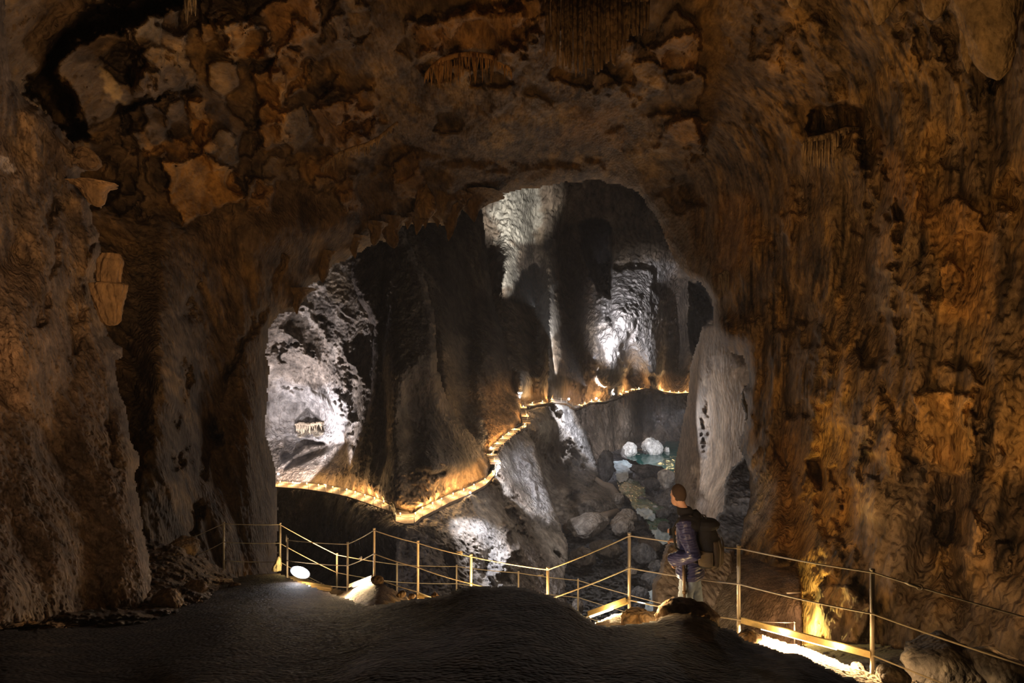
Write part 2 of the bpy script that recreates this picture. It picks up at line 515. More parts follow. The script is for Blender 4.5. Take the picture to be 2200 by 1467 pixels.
rp = np.random.RandomState(21)
RPL, RTI = [], []
for _ in range(95):
    x_, y_ = rp.uniform(200, 1500), rp.uniform(-20, 460)
    if y_ > 330 and 900 < x_ < 1400: y_ -= 250
    a_ = rp.uniform(18, 62); n_ = rp.randint(4, 7); t0 = rp.uniform(0, 6.28)
    q_ = [(x_ + a_ * rp.uniform(.6, 1.2) * math.cos(t0 + 6.283 * k / n_), y_ + a_ * rp.uniform(.6, 1.3) * math.sin(t0 + 6.283 * k / n_)) for k in range(n_)]
    RPL.append((q_, rp.choice([-1.3, -.9, -.6, .7, 1.0]), rp.uniform(2.5, 6), 7))
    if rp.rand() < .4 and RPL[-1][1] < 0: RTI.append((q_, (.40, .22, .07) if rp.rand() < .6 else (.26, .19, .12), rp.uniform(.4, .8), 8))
for _ in range(60):
    x_, y_ = rp.uniform(1560, 2200), rp.uniform(40, 1250)
    a_ = rp.uniform(14, 42); n_ = rp.randint(4, 7); t0 = rp.uniform(0, 6.28)
    q_ = [(x_ + a_ * rp.uniform(.5, .9) * math.cos(t0 + 6.283 * k / n_), y_ + a_ * rp.uniform(1., 2.3) * math.sin(t0 + 6.283 * k / n_)) for k in range(n_)]
    RPL.append((q_, rp.choice([-.5, -.35, .35, .5]), rp.uniform(4, 12), 10))
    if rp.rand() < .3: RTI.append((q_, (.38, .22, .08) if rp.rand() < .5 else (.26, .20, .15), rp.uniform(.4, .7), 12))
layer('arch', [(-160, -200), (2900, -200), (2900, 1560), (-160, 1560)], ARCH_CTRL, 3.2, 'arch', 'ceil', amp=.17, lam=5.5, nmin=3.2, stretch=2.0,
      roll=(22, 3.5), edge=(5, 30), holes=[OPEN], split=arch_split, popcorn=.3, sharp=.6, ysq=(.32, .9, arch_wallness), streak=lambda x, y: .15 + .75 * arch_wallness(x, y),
      plates=RPL + [  # slabs that step forward (negative) or back (positive)
          ([(60, 190), (140, 70), (200, 20), (390, -60), (390, 0), (265, 60), (165, 75), (120, 130), (130, 200), (165, 260), (190, 290), (150, 300), (90, 230)], 9., 12, 10),
          ([(120, 130), (270, 40), (380, 20), (420, 180), (330, 205), (260, 235), (190, 270)], -1.6, 4, 8),
          ([(260, 40), (350, 20), (345, 200), (310, 200)], -.7, 3, 6),
          ([(270, 240), (400, 180), (410, 340), (380, 350), (295, 330)], -1.3, 4, 8),
          ([(345, 350), (400, 340), (440, 330), (500, 360), (525, 420), (480, 445), (395, 480), (365, 430)], -1.6, 3, 7),
          ([(405, 205), (430, 200), (460, 330), (410, 330)], -.9, 3, 6),
          ([(480, 60), (560, 20), (680, -40), (690, 60), (600, 120), (500, 130)], -1.6, 5, 8),
          ([(550, 150), (610, 150), (615, 310), (560, 320)], -1.2, 4, 7),
          ([(670, 235), (740, 215), (810, 240), (810, 310), (760, 330), (690, 320)], -1.1, 4, 9),
          ([(890, 60), (1000, 20), (1130, 20), (1130, 110), (1000, 112), (900, 130)], -1.2, 10, 9),
          ([(1730, 285), (1740, 240), (1800, 220), (1845, 230), (1852, 270), (1790, 285), (1750, 300)], 2.2, 10, 9),
          ([(2020, 440), (2060, 420), (2110, 460), (2120, 500), (2040, 500)], -.4, 4, 6),
          ([(1955, 850), (1990, 840), (2090, 840), (2100, 980), (2080, 1010), (2035, 1020), (1985, 980)], -.5, 4, 6),
          ([(2015, 780), (2080, 790), (2110, 830), (2010, 845)], -.4, 5, 6),
          ([(1755, 870), (1790, 860), (1830, 930), (1830, 1150), (1780, 1170), (1750, 1080)], .55, 12, 8),
          ([(1735, 995), (1762, 985), (1770, 1015), (1760, 1050), (1742, 1025)], 1.1, 7, 4),
          ([(1690, 870), (1730, 865), (1740, 890), (1700, 900)], .9, 9, 5),
          ([(1840, 720), (1900, 690), (1930, 720), (1920, 760), (1850, 790)], .8, 10, 9),
          ([(1650, 640), (1720, 620), (1735, 690), (1690, 720), (1655, 700)], 1.0, 12, 9),
          ([(800, 375), (830, 365), (880, 400), (1020, 400), (1060, 412), (1300, 380), (1290, 350), (1050, 360), (900, 340)], -.9, 14, 9),
          ([(1390, 255), (1430, 240), (1500, 250), (1510, 330), (1460, 330), (1400, 320)], -1.1, 5, 8),
          ([(1757, 1262), (1759, 1300), (1766, 1340), (1780, 1378), (1850, 1390), (1870, 1300), (1820, 1255)], -.55, 4, 4),
          ([(1905, 700), (1925, 690), (1935, 760), (1912, 770)], -.6, 5, 5),
      ],
      bumps=[(1790, 330, 50, 40, -.9), (350, 800, 50, 240, -2.2), (450, 900, 60, 300, 1.4), (540, 900, 45, 250, -1.6), (1660, 1000, 35, 190, -1.2), (1700, 1050, 30, 200, .8),
             (1620, 900, 30, 220, -1.0), (1900, 1050, 60, 220, -.6), (1560, 715, 34, 28, -3.0), (1565, 745, 24, 16, 2.5),
             (1950, 500, 50, 240, -.8), (1850, 600, 50, 200, .8), (2120, 900, 60, 300, -.5), (2040, 1100, 30, 260, .5),
             (1990, 1190, 22, 60, .6), (640, 500, 120, 60, -2), (760, 470, 60, 60, -2.4), (960, 450, 40, 50, -2.4), (1100, 300, 220, 60, -1.5)],
      lines=[([(130, 180), (160, 260), (195, 300), (280, 330)], 9, 2.2), ([(180, 270), (260, 232), (330, 205), (420, 175)], 7, 1.5),
             ([(265, 40), (300, 110), (330, 200)], 6, .9), ([(350, 120), (385, 160), (410, 260)], 6, .8), ([(200, 330), (240, 400), (330, 480)], 8, 1.0),
             ([(540, 110), (560, 200), (540, 320)], 8, .9), ([(690, 40), (680, 130), (620, 200)], 10, 1.0),
             ([(1900, 830), (1940, 960), (2000, 1060), (2040, 1200), (2070, 1340)], 8, .5), 
             ([(1590, 830), (1615, 930), (1640, 1080), (1660, 1200)], 9, -.9), ([(1640, 800), (1655, 900), (1690, 1040)], 9, .7),
             ([(1800, 140), (1840, 250), (1870, 380), (1880, 520)], 8, .5), ([(1650, 500), (1690, 620), (1700, 760)], 10, .6),
             ([(610, 560), (560, 680), (470, 830), (440, 1000), (410, 1150)], 10, 1.4), ([(420, 620), (400, 760), (380, 1000)], 11, 1.0)],
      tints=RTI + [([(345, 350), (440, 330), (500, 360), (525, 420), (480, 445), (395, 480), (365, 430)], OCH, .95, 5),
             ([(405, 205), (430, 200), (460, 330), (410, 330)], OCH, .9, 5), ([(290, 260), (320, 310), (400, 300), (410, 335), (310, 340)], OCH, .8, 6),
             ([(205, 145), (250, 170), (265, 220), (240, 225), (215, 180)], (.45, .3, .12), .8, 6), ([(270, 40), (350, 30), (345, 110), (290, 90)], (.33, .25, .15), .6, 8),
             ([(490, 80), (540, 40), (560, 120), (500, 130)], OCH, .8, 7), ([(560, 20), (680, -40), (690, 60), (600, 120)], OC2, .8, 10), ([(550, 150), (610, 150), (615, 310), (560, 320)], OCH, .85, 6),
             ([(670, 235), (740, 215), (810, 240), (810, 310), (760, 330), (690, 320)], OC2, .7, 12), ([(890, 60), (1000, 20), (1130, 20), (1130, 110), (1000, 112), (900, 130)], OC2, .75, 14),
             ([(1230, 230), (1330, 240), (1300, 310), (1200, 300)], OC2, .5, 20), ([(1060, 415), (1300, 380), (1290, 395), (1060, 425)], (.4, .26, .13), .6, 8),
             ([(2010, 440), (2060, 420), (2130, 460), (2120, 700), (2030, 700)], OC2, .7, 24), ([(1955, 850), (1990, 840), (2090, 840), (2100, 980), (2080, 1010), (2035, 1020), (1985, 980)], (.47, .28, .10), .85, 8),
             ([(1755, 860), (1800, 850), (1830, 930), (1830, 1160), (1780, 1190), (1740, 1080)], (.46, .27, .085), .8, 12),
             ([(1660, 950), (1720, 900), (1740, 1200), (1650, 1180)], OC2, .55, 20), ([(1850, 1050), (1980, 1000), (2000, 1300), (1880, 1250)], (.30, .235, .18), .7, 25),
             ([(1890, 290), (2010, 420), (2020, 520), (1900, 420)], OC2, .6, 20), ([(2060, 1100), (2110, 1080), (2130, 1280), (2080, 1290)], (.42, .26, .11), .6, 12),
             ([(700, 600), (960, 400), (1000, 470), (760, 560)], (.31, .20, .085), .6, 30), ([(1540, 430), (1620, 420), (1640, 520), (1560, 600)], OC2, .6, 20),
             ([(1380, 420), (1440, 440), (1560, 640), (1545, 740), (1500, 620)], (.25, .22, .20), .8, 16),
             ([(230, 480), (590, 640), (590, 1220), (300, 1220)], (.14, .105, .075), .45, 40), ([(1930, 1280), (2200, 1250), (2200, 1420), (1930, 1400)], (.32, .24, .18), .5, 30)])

# pale slab low on the right wall whose edge hides the path lamp
layer('wall_right_lower', [(1480, 1150), (1560, 1130), (1640, 1140), (1705, 1180), (1722, 1245), (1726, 1300), (1728, 1400), (1700, 1480), (1480, 1480)],
      [(1480, 1150, 24), (1600, 1150, 23), (1700, 1190, 18.5), (1560, 1210, 18.6), (1640, 1225, 16.4), (1725, 1262, 13.9), (1725, 1390, 13.0), (1650, 1300, 14.2), (1600, 1390, 13.8), (1480, 1450, 14.2)], 3.0, 'near', 'warm', amp=.10, lam=2.5,
      roll=(7, 1.0), edge=(3, 30), popcorn=.2, tints=[([(1480, 1150), (1590, 1180), (1590, 1500), (1480, 1500)], (.30, .27, .24), .7, 30), ([(1610, 1230), (1740, 1260), (1740, 1400), (1610, 1400)], (.36, .24, .16), .5, 25)])

# near left buttress
BUT = [(-600, -140), (20, -140), (10, 60), (25, 170), (60, 215), (110, 250), (150, 300), (178, 325), (200, 345), (203, 362), (175, 372), (168, 395), (190, 405), (222, 425), (230, 440),
       (215, 448), (196, 440), (200, 480), (215, 500), (218, 545), (205, 590), (210, 650), (228, 690), (232, 720), (262, 745), (265, 765), (250, 775), (255, 830), (275, 880), (280, 940),
       (303, 990), (292, 1020), (300, 1080), (308, 1130), (318, 1180), (328, 1250), (333, 1310), (300, 1330), (200, 1340), (-140, 1380), (-600, 1480)]
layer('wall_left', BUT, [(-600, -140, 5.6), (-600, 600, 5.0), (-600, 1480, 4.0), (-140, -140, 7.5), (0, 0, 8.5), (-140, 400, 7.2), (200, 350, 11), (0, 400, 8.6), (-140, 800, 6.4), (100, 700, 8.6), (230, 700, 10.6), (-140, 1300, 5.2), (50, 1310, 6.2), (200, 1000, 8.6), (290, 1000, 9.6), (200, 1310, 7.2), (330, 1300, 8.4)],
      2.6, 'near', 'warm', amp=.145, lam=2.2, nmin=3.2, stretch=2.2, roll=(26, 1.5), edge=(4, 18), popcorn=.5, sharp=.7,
      bumps=[(60, 700, 50, 260, -.3), (150, 620, 36, 140, .25), (190, 800, 40, 160, -.15), (110, 880, 40, 150, .15), (260, 1100, 36, 160, -.2), (200, 1220, 50, 100, .2), (120, 1230, 40, 120, -.15), (40, 560, 40, 60, .5), (180, 340, 30, 30, -.6), (20, 1280, 40, 40, -.3)],
      lines=[([(120, 440), (115, 560), (80, 700)], 10, .5), ([(205, 520), (190, 640), (150, 760)], 8, .5), ([(230, 900), (245, 1000), (290, 1100)], 7, .35)],
      tints=[([(-140, 700), (80, 740), (40, 900), (-140, 900)], (.36, .21, .09), .7, 30), ([(0, 340), (30, 345), (25, 360), (0, 362)], (.6, .5, .42), .8, 3),
             ([(-100, 500), (100, 560), (210, 800), (280, 1000), (320, 1280), (-100, 1300)], (.29, .19, .115), .6, 60)])

# rubble bank between buttress and path
layer('rubble', [(300, 1155), (340, 1160), (352, 1172), (368, 1165), (395, 1168), (408, 1190), (440, 1198), (480, 1222), (520, 1240), (545, 1262), (520, 1285), (470, 1300), (420, 1310), (360, 1335), (240, 1360), (60, 1370), (-120, 1420), (-120, 1340), (200, 1300), (300, 1300)],
      [(300, 1160, 12.2), (400, 1170, 12.6), (545, 1262, 11.0), (480, 1222, 12.6), (420, 1310, 8.2), (240, 1360, 6.3), (-120, 1400, 5.0), (-120, 1330, 6.5), (200, 1300, 7.6)],
      2.4, 'near', 'warm', amp=.30, lam=1.1, nmin=3, stretch=1.0, roll=(14, 1.2), edge=(6, 14), popcorn=1.2, sharp=.9, kind='stuff', label='loose brown rubble heaped below the left wall beside the dark path', cat='rubble',
      tints=[([(-120, 1290), (330, 1320), (200, 1400), (-120, 1440)], (.10, .08, .06), .7, 12)])

# ================================================================== ground near the camera
FLO = [(-600, 1440), (-140, 1352), (60, 1352), (200, 1340), (340, 1300), (440, 1262), (500, 1240), (540, 1232), (600, 1229), (640, 1247), (680, 1262), (735, 1281), (760, 1290), (790, 1299), (830, 1296), (870, 1287), (920, 1282), (955, 1277),
       (985, 1262), (1015, 1256), (1060, 1259), (1100, 1257), (1150, 1266), (1190, 1280), (1230, 1300), (1260, 1324), (1285, 1341), (1320, 1343), (1345, 1339), (1380, 1337), (1408, 1333), (1422, 1321), (1450, 1313), (1490, 1316),
       (1530, 1330), (1545, 1345), (1580, 1352), (1600, 1374), (1640, 1384), (1665, 1393), (1690, 1403), (1715, 1400), (1740, 1412), (1765, 1428), (1790, 1436), (1815, 1452), (1835, 1453), (1865, 1478), (1930, 1510), (2340, 1600), (2800, 1660), (2800, 1760), (-600, 1760)]
layer('floor', FLO, [(-140, 1760, 2.2), (500, 1760, 1.75), (1100, 1760, 1.7), (1700, 1760, 1.75), (2340, 1760, 2.1), (0, 1467, 3.5), (400, 1467, 3.2), (800, 1467, 3.0), (1100, 1467, 2.9), (1400, 1467, 3.0), (1700, 1467, 3.3), (1860, 1480, 3.7),
                    (-140, 1352, 5.8), (200, 1340, 6.6), (340, 1300, 8.6), (480, 1240, 12.2), (600, 1229, 12.2), (680, 1262, 10.6), (735, 1281, 9.4), (790, 1299, 7.6), (870, 1287, 7.0), (1015, 1256, 6.2), (1100, 1257, 6.0), (1190, 1280, 5.6),
                    (1285, 1341, 4.9), (1345, 1339, 5.1), (1410, 1333, 5.5), (1460, 1313, 5.9), (1545, 1345, 5.5), (1600, 1374, 5.2), (1690, 1403, 4.6), (1790, 1436, 4.1), (500, 1350, 5.6), (800, 1370, 4.6), (1100, 1370, 3.9), (1400, 1400, 3.9), (2340, 1600, 3.6)],
      3.0, 'ground', 'clay', amp=.045, lam=1.1, nmin=3.2, stretch=1., roll=(9, .5), edge=(2.5, 16), popcorn=.25, sharp=.5,
      bumps=[(1465, 1330, 60, 18, -.15), (560, 1290, 120, 20, .25)], tints=[([(1405, 1335), (1450, 1305), (1550, 1345), (1520, 1380), (1420, 1370)], (.20, .125, .07), .7, 8)])

layer('floor_path', [(520, 1240), (640, 1235), (720, 1262), (745, 1266), (775, 1250), (804, 1240), (840, 1262), (880, 1282), (1000, 1330), (1150, 1370), (1250, 1345), (1290, 1330), (1318, 1318), (1352, 1309), (1400, 1318), (1500, 1345), (1580, 1356), (1640, 1362), (1680, 1376), (1740, 1392), (1830, 1430), (1880, 1440), (1960, 1460), (2340, 1560), (2340, 1800), (520, 1800)],
      [(520, 1245, 12.9), (600, 1238, 12.5), (747, 1272, 11.0), (804, 1248, 10.25), (880, 1288, 9.8), (1012, 1339, 8.8), (1177, 1383, 7.95), (1352, 1319, 7.44), (1460, 1345, 6.9), (1587, 1357, 6.7), (1700, 1390, 6.25), (1874, 1447, 5.77), (2100, 1510, 5.2), (2340, 1570, 4.8),
       (800, 1300, 8.6), (1012, 1420, 7.2), (1300, 1345, 6.9), (1874, 1490, 5.2), (1750, 1467, 5.1), (1600, 1420, 5.6), (600, 1800, 3.4), (1400, 1800, 3.0), (2340, 1800, 2.8)],
      2.6, 'ground', 'clay', amp=.035, lam=.7, nmin=3, stretch=1., roll=(6, .3), edge=(3, 12), popcorn=.3,
      tints=[([(500, 1200), (2340, 1200), (2340, 1800), (500, 1800)], (.34, .25, .17), .75, 10)])

layer('ground_rubble', [(1560, 1400), (1640, 1392), (1720, 1384), (1790, 1379), (1870, 1378), (1960, 1398), (2020, 1408), (2090, 1412), (2340, 1425), (2860, 1480), (2860, 1800), (2340, 1700), (1560, 1560)],
      [(1560, 1400, 14), (1720, 1384, 13.6), (1870, 1378, 11.6), (2090, 1412, 9.2), (2340, 1425, 7.6), (2860, 1480, 6.2), (2860, 1800, 3.8), (1900, 1467, 6.4), (2100, 1480, 6.2), (2340, 1560, 5.2), (1700, 1440, 8), (1560, 1500, 7.5), (2340, 1700, 3.9), (1700, 1540, 5)],
      3.0, 'near', 'dark', amp=.22, lam=1.5, nmin=3, stretch=1., roll=(6, .5), edge=(5, 16), popcorn=.6, sharp=.8)

# ================================================================== the gorge
W = [(560, 1040, 100), (590, 1045, 97), (650, 1049, 93), (700, 1056, 88), (745, 1065, 82), (790, 1080, 76), (845, 1100, 69), (850, 1119, 64.5), (870, 1124, 63.5), (890, 1123, 63.5), (905, 1110, 66), (935, 1095, 69), (965, 1079, 74),
     (1005, 1062, 79), (1042, 1042, 84), (1063, 1020, 88), (1066, 1000, 91), (1056, 986, 94), (1062, 968, 98), (1082, 945, 104), (1108, 928, 111), (1130, 917, 117), (1134, 905, 122), (1129, 888, 131), (1122, 874, 140), (1150, 870, 148),
     (1190, 863, 158), (1215, 864, 168), (1235, 876, 178), (1248, 873, 185), (1268, 864, 193), (1300, 862, 203), (1330, 852, 212), (1360, 839, 219), (1385, 834, 224), (1410, 836, 228), (1430, 842, 231), (1455, 845, 234), (1482, 843, 238)]
DECK_IN = 3.2
river_z = -38.0

# far wall above the walkway
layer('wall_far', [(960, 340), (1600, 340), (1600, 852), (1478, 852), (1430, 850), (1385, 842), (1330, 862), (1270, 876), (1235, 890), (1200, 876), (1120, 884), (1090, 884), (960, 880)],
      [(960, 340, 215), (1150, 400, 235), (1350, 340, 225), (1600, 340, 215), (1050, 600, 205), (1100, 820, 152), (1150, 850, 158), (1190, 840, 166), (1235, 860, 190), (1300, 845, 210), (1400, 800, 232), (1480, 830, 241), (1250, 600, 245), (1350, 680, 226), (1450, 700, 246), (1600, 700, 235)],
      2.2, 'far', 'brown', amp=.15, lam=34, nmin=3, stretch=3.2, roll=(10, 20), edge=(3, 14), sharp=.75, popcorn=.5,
      bumps=[(1085, 590, 22, 60, -22), (1180, 730, 12, 130, -22), (1120, 825, 14, 30, -14), (1150, 640, 20, 160, 18), (1225, 700, 26, 160, 26), (1350, 690, 64, 90, -26), (1310, 800, 24, 60, -12), (1360, 800, 18, 50, 16), (1400, 790, 20, 60, -10), (1450, 720, 26, 130, 24), (1110, 450, 40, 70, -6), (1330, 480, 90, 60, 6)],
      lines=[([(1310, 500), (1312, 620), (1290, 800)], 7, 12), ([(1345, 790), (1372, 840)], 8, 10), ([(1200, 640), (1215, 830)], 6, -8)],
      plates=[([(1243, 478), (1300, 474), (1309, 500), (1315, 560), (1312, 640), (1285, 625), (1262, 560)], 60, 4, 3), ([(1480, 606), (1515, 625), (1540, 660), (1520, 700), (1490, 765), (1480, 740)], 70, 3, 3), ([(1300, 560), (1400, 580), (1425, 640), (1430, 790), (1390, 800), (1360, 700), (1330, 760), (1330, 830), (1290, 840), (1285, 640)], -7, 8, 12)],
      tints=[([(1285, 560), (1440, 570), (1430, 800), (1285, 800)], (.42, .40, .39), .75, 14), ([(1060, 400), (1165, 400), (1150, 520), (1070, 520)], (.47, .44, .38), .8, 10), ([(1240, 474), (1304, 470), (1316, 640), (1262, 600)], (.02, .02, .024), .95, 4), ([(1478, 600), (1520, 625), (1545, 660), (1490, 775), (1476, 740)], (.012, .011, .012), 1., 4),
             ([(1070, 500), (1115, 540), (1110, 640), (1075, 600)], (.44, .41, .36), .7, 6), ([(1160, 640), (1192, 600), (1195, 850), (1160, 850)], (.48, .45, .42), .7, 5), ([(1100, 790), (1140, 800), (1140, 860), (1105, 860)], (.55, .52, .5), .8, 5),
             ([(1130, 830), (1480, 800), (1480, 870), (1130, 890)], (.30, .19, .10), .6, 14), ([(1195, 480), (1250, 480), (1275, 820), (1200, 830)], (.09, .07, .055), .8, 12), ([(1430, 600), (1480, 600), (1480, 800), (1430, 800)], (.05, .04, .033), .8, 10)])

# dark wall between the arch and the far wall
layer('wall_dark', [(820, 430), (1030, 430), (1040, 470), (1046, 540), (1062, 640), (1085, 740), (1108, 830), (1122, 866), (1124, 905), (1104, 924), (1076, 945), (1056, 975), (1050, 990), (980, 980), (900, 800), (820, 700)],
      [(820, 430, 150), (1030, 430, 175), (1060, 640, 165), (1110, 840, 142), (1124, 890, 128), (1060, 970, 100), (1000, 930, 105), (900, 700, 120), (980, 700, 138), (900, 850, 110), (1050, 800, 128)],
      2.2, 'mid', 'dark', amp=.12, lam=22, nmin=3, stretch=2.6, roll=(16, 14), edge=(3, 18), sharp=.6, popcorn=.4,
      bumps=[(1000, 760, 30, 160, 8), (960, 800, 26, 140, -6)],
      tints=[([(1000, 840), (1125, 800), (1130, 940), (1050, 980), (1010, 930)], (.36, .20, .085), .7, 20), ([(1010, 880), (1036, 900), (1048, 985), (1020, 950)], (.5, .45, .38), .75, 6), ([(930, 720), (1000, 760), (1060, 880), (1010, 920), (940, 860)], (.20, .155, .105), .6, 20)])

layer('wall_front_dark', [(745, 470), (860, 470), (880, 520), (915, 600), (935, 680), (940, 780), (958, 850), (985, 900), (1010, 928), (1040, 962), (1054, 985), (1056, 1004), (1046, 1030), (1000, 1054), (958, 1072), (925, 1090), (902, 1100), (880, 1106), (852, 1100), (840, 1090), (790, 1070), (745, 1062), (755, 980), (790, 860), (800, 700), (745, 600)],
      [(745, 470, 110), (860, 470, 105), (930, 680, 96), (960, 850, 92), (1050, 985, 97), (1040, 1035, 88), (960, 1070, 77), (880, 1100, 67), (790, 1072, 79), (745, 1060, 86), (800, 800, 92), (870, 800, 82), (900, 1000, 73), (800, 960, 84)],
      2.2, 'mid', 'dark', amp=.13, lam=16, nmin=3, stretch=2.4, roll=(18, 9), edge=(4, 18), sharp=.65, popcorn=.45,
      bumps=[(930, 1000, 45, 30, -4), (980, 990, 40, 26, -5), (890, 950, 30, 120, 4), (850, 900, 20, 160, -3), (820, 760, 14, 200, 3)],
      lines=[([(960, 990), (900, 1040), (880, 1050)], 9, 3)],
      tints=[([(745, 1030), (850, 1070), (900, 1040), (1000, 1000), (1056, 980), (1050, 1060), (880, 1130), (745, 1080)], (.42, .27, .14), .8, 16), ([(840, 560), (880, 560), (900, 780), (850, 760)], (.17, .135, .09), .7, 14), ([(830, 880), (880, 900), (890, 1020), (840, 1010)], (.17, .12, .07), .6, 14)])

# bright left wall of the side chamber
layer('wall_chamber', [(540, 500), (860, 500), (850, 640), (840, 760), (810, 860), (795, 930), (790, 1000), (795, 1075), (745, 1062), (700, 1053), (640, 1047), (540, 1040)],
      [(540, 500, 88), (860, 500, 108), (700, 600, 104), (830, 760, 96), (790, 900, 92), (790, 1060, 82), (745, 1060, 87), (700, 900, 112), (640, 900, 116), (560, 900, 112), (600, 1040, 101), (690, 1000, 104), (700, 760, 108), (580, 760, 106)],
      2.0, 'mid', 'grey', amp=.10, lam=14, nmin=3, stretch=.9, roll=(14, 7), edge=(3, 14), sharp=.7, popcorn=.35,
      plates=[([(633, 905), (650, 890), (664, 880), (690, 905), (695, 925), (655, 920), (635, 930)], 5, 3, 3), ([(605, 945), (625, 936), (650, 942), (705, 955), (700, 962), (650, 960), (630, 985), (608, 990)], 4.5, 4, 4), ([(630, 985), (700, 960), (735, 930), (742, 950), (700, 972), (640, 998), (612, 1010)], 4.5, 3, 3)],
      bumps=[(780, 960, 16, 90, -4), (660, 900, 60, 40, 3), (700, 1020, 50, 24, -3)],
      lines=[([(600, 700), (690, 800), (740, 900), (765, 1000)], 10, -3.5), ([(640, 660), (740, 760), (790, 880)], 9, -3.0), ([(700, 620), (790, 720), (830, 800)], 9, -3), ([(585, 740), (640, 800), (700, 840)], 9, 3), ([(660, 650), (720, 740), (760, 850)], 8, 3), ([(720, 640), (800, 760)], 9, 3), ([(610, 830), (680, 850), (730, 900)], 8, 2.0)],
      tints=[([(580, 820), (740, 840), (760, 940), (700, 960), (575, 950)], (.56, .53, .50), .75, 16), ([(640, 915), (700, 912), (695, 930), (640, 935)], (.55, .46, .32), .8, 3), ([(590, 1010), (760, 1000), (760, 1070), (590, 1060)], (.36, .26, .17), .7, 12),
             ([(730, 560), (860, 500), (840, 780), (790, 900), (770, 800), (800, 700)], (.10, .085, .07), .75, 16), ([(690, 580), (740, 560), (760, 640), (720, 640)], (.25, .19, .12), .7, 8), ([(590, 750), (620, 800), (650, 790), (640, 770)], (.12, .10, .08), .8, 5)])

# cliff under the left walkway
layer('cliff_left', [(540, 1042), (590, 1046), (650, 1050), (700, 1057), (745, 1066), (790, 1081), (845, 1101), (850, 1121), (880, 1126), (930, 1126), (980, 1200), (1000, 1400), (540, 1400)],
      [(540, 1042, 100), (590, 1045, 97), (650, 1049, 93), (700, 1056, 88), (745, 1065, 82), (790, 1080, 76), (845, 1100, 69), (850, 1119, 64.5), (900, 1124, 63.5), (540, 1200, 88), (700, 1200, 82), (850, 1200, 64), (950, 1250, 60), (600, 1400, 60), (900, 1400, 52)],
      2.6, 'mid', 'dark', amp=.12, lam=12, nmin=3, stretch=1.6, roll=(3, 2), edge=(1.2, 14), sharp=.6, popcorn=.4)

# rock spur in the middle under the walkway
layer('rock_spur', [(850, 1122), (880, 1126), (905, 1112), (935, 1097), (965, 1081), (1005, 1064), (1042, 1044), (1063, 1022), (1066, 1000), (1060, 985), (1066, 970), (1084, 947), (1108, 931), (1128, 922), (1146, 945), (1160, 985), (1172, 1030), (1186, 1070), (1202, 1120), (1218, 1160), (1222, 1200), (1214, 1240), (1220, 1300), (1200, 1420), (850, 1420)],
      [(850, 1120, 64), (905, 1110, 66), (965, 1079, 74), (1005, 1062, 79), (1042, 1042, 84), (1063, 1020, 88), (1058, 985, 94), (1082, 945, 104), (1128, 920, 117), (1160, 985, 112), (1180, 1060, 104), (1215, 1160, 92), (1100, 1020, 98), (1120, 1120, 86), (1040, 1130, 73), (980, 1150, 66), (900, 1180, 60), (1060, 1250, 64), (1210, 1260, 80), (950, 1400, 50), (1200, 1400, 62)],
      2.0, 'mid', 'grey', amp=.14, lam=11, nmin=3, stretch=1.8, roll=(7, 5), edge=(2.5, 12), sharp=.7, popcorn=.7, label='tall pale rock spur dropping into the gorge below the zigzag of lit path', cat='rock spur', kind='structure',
      lines=[([(1068, 1010), (1100, 1060), (1135, 1110), (1170, 1150), (1195, 1180)], 7, 4.5), ([(1062, 1030), (1090, 1080), (1125, 1125), (1160, 1160)], 8, -4.0), ([(1000, 1060), (1030, 1100), (1050, 1160)], 9, -2.5), ([(1085, 1130), (1095, 1180), (1075, 1230), (1080, 1290)], 11, -4), ([(1060, 1130), (1050, 1200), (1040, 1260)], 9, 3), ([(1120, 960), (1150, 1040), (1165, 1120)], 9, -3), ([(1160, 1050), (1170, 1120), (1200, 1190)], 6, 3.5), ([(1020, 1060), (1040, 1078)], 9, 2)],
      tints=[([(1090, 960), (1140, 950), (1190, 1100), (1170, 1120), (1120, 1040)], (.50, .47, .45), .7, 12), ([(990, 1060), (1040, 1060), (1100, 1200), (1110, 1300), (1060, 1300), (1040, 1180)], (.52, .49, .46), .65, 14), ([(1066, 1000), (1090, 1010), (1130, 1090), (1100, 1080)], (.20, .15, .11), .7, 12), ([(850, 1120), (960, 1090), (960, 1400), (850, 1400)], (.13, .10, .08), .7, 30), ([(1110, 1180), (1220, 1180), (1220, 1300), (1110, 1300)], (.24, .19, .155), .5, 20)])

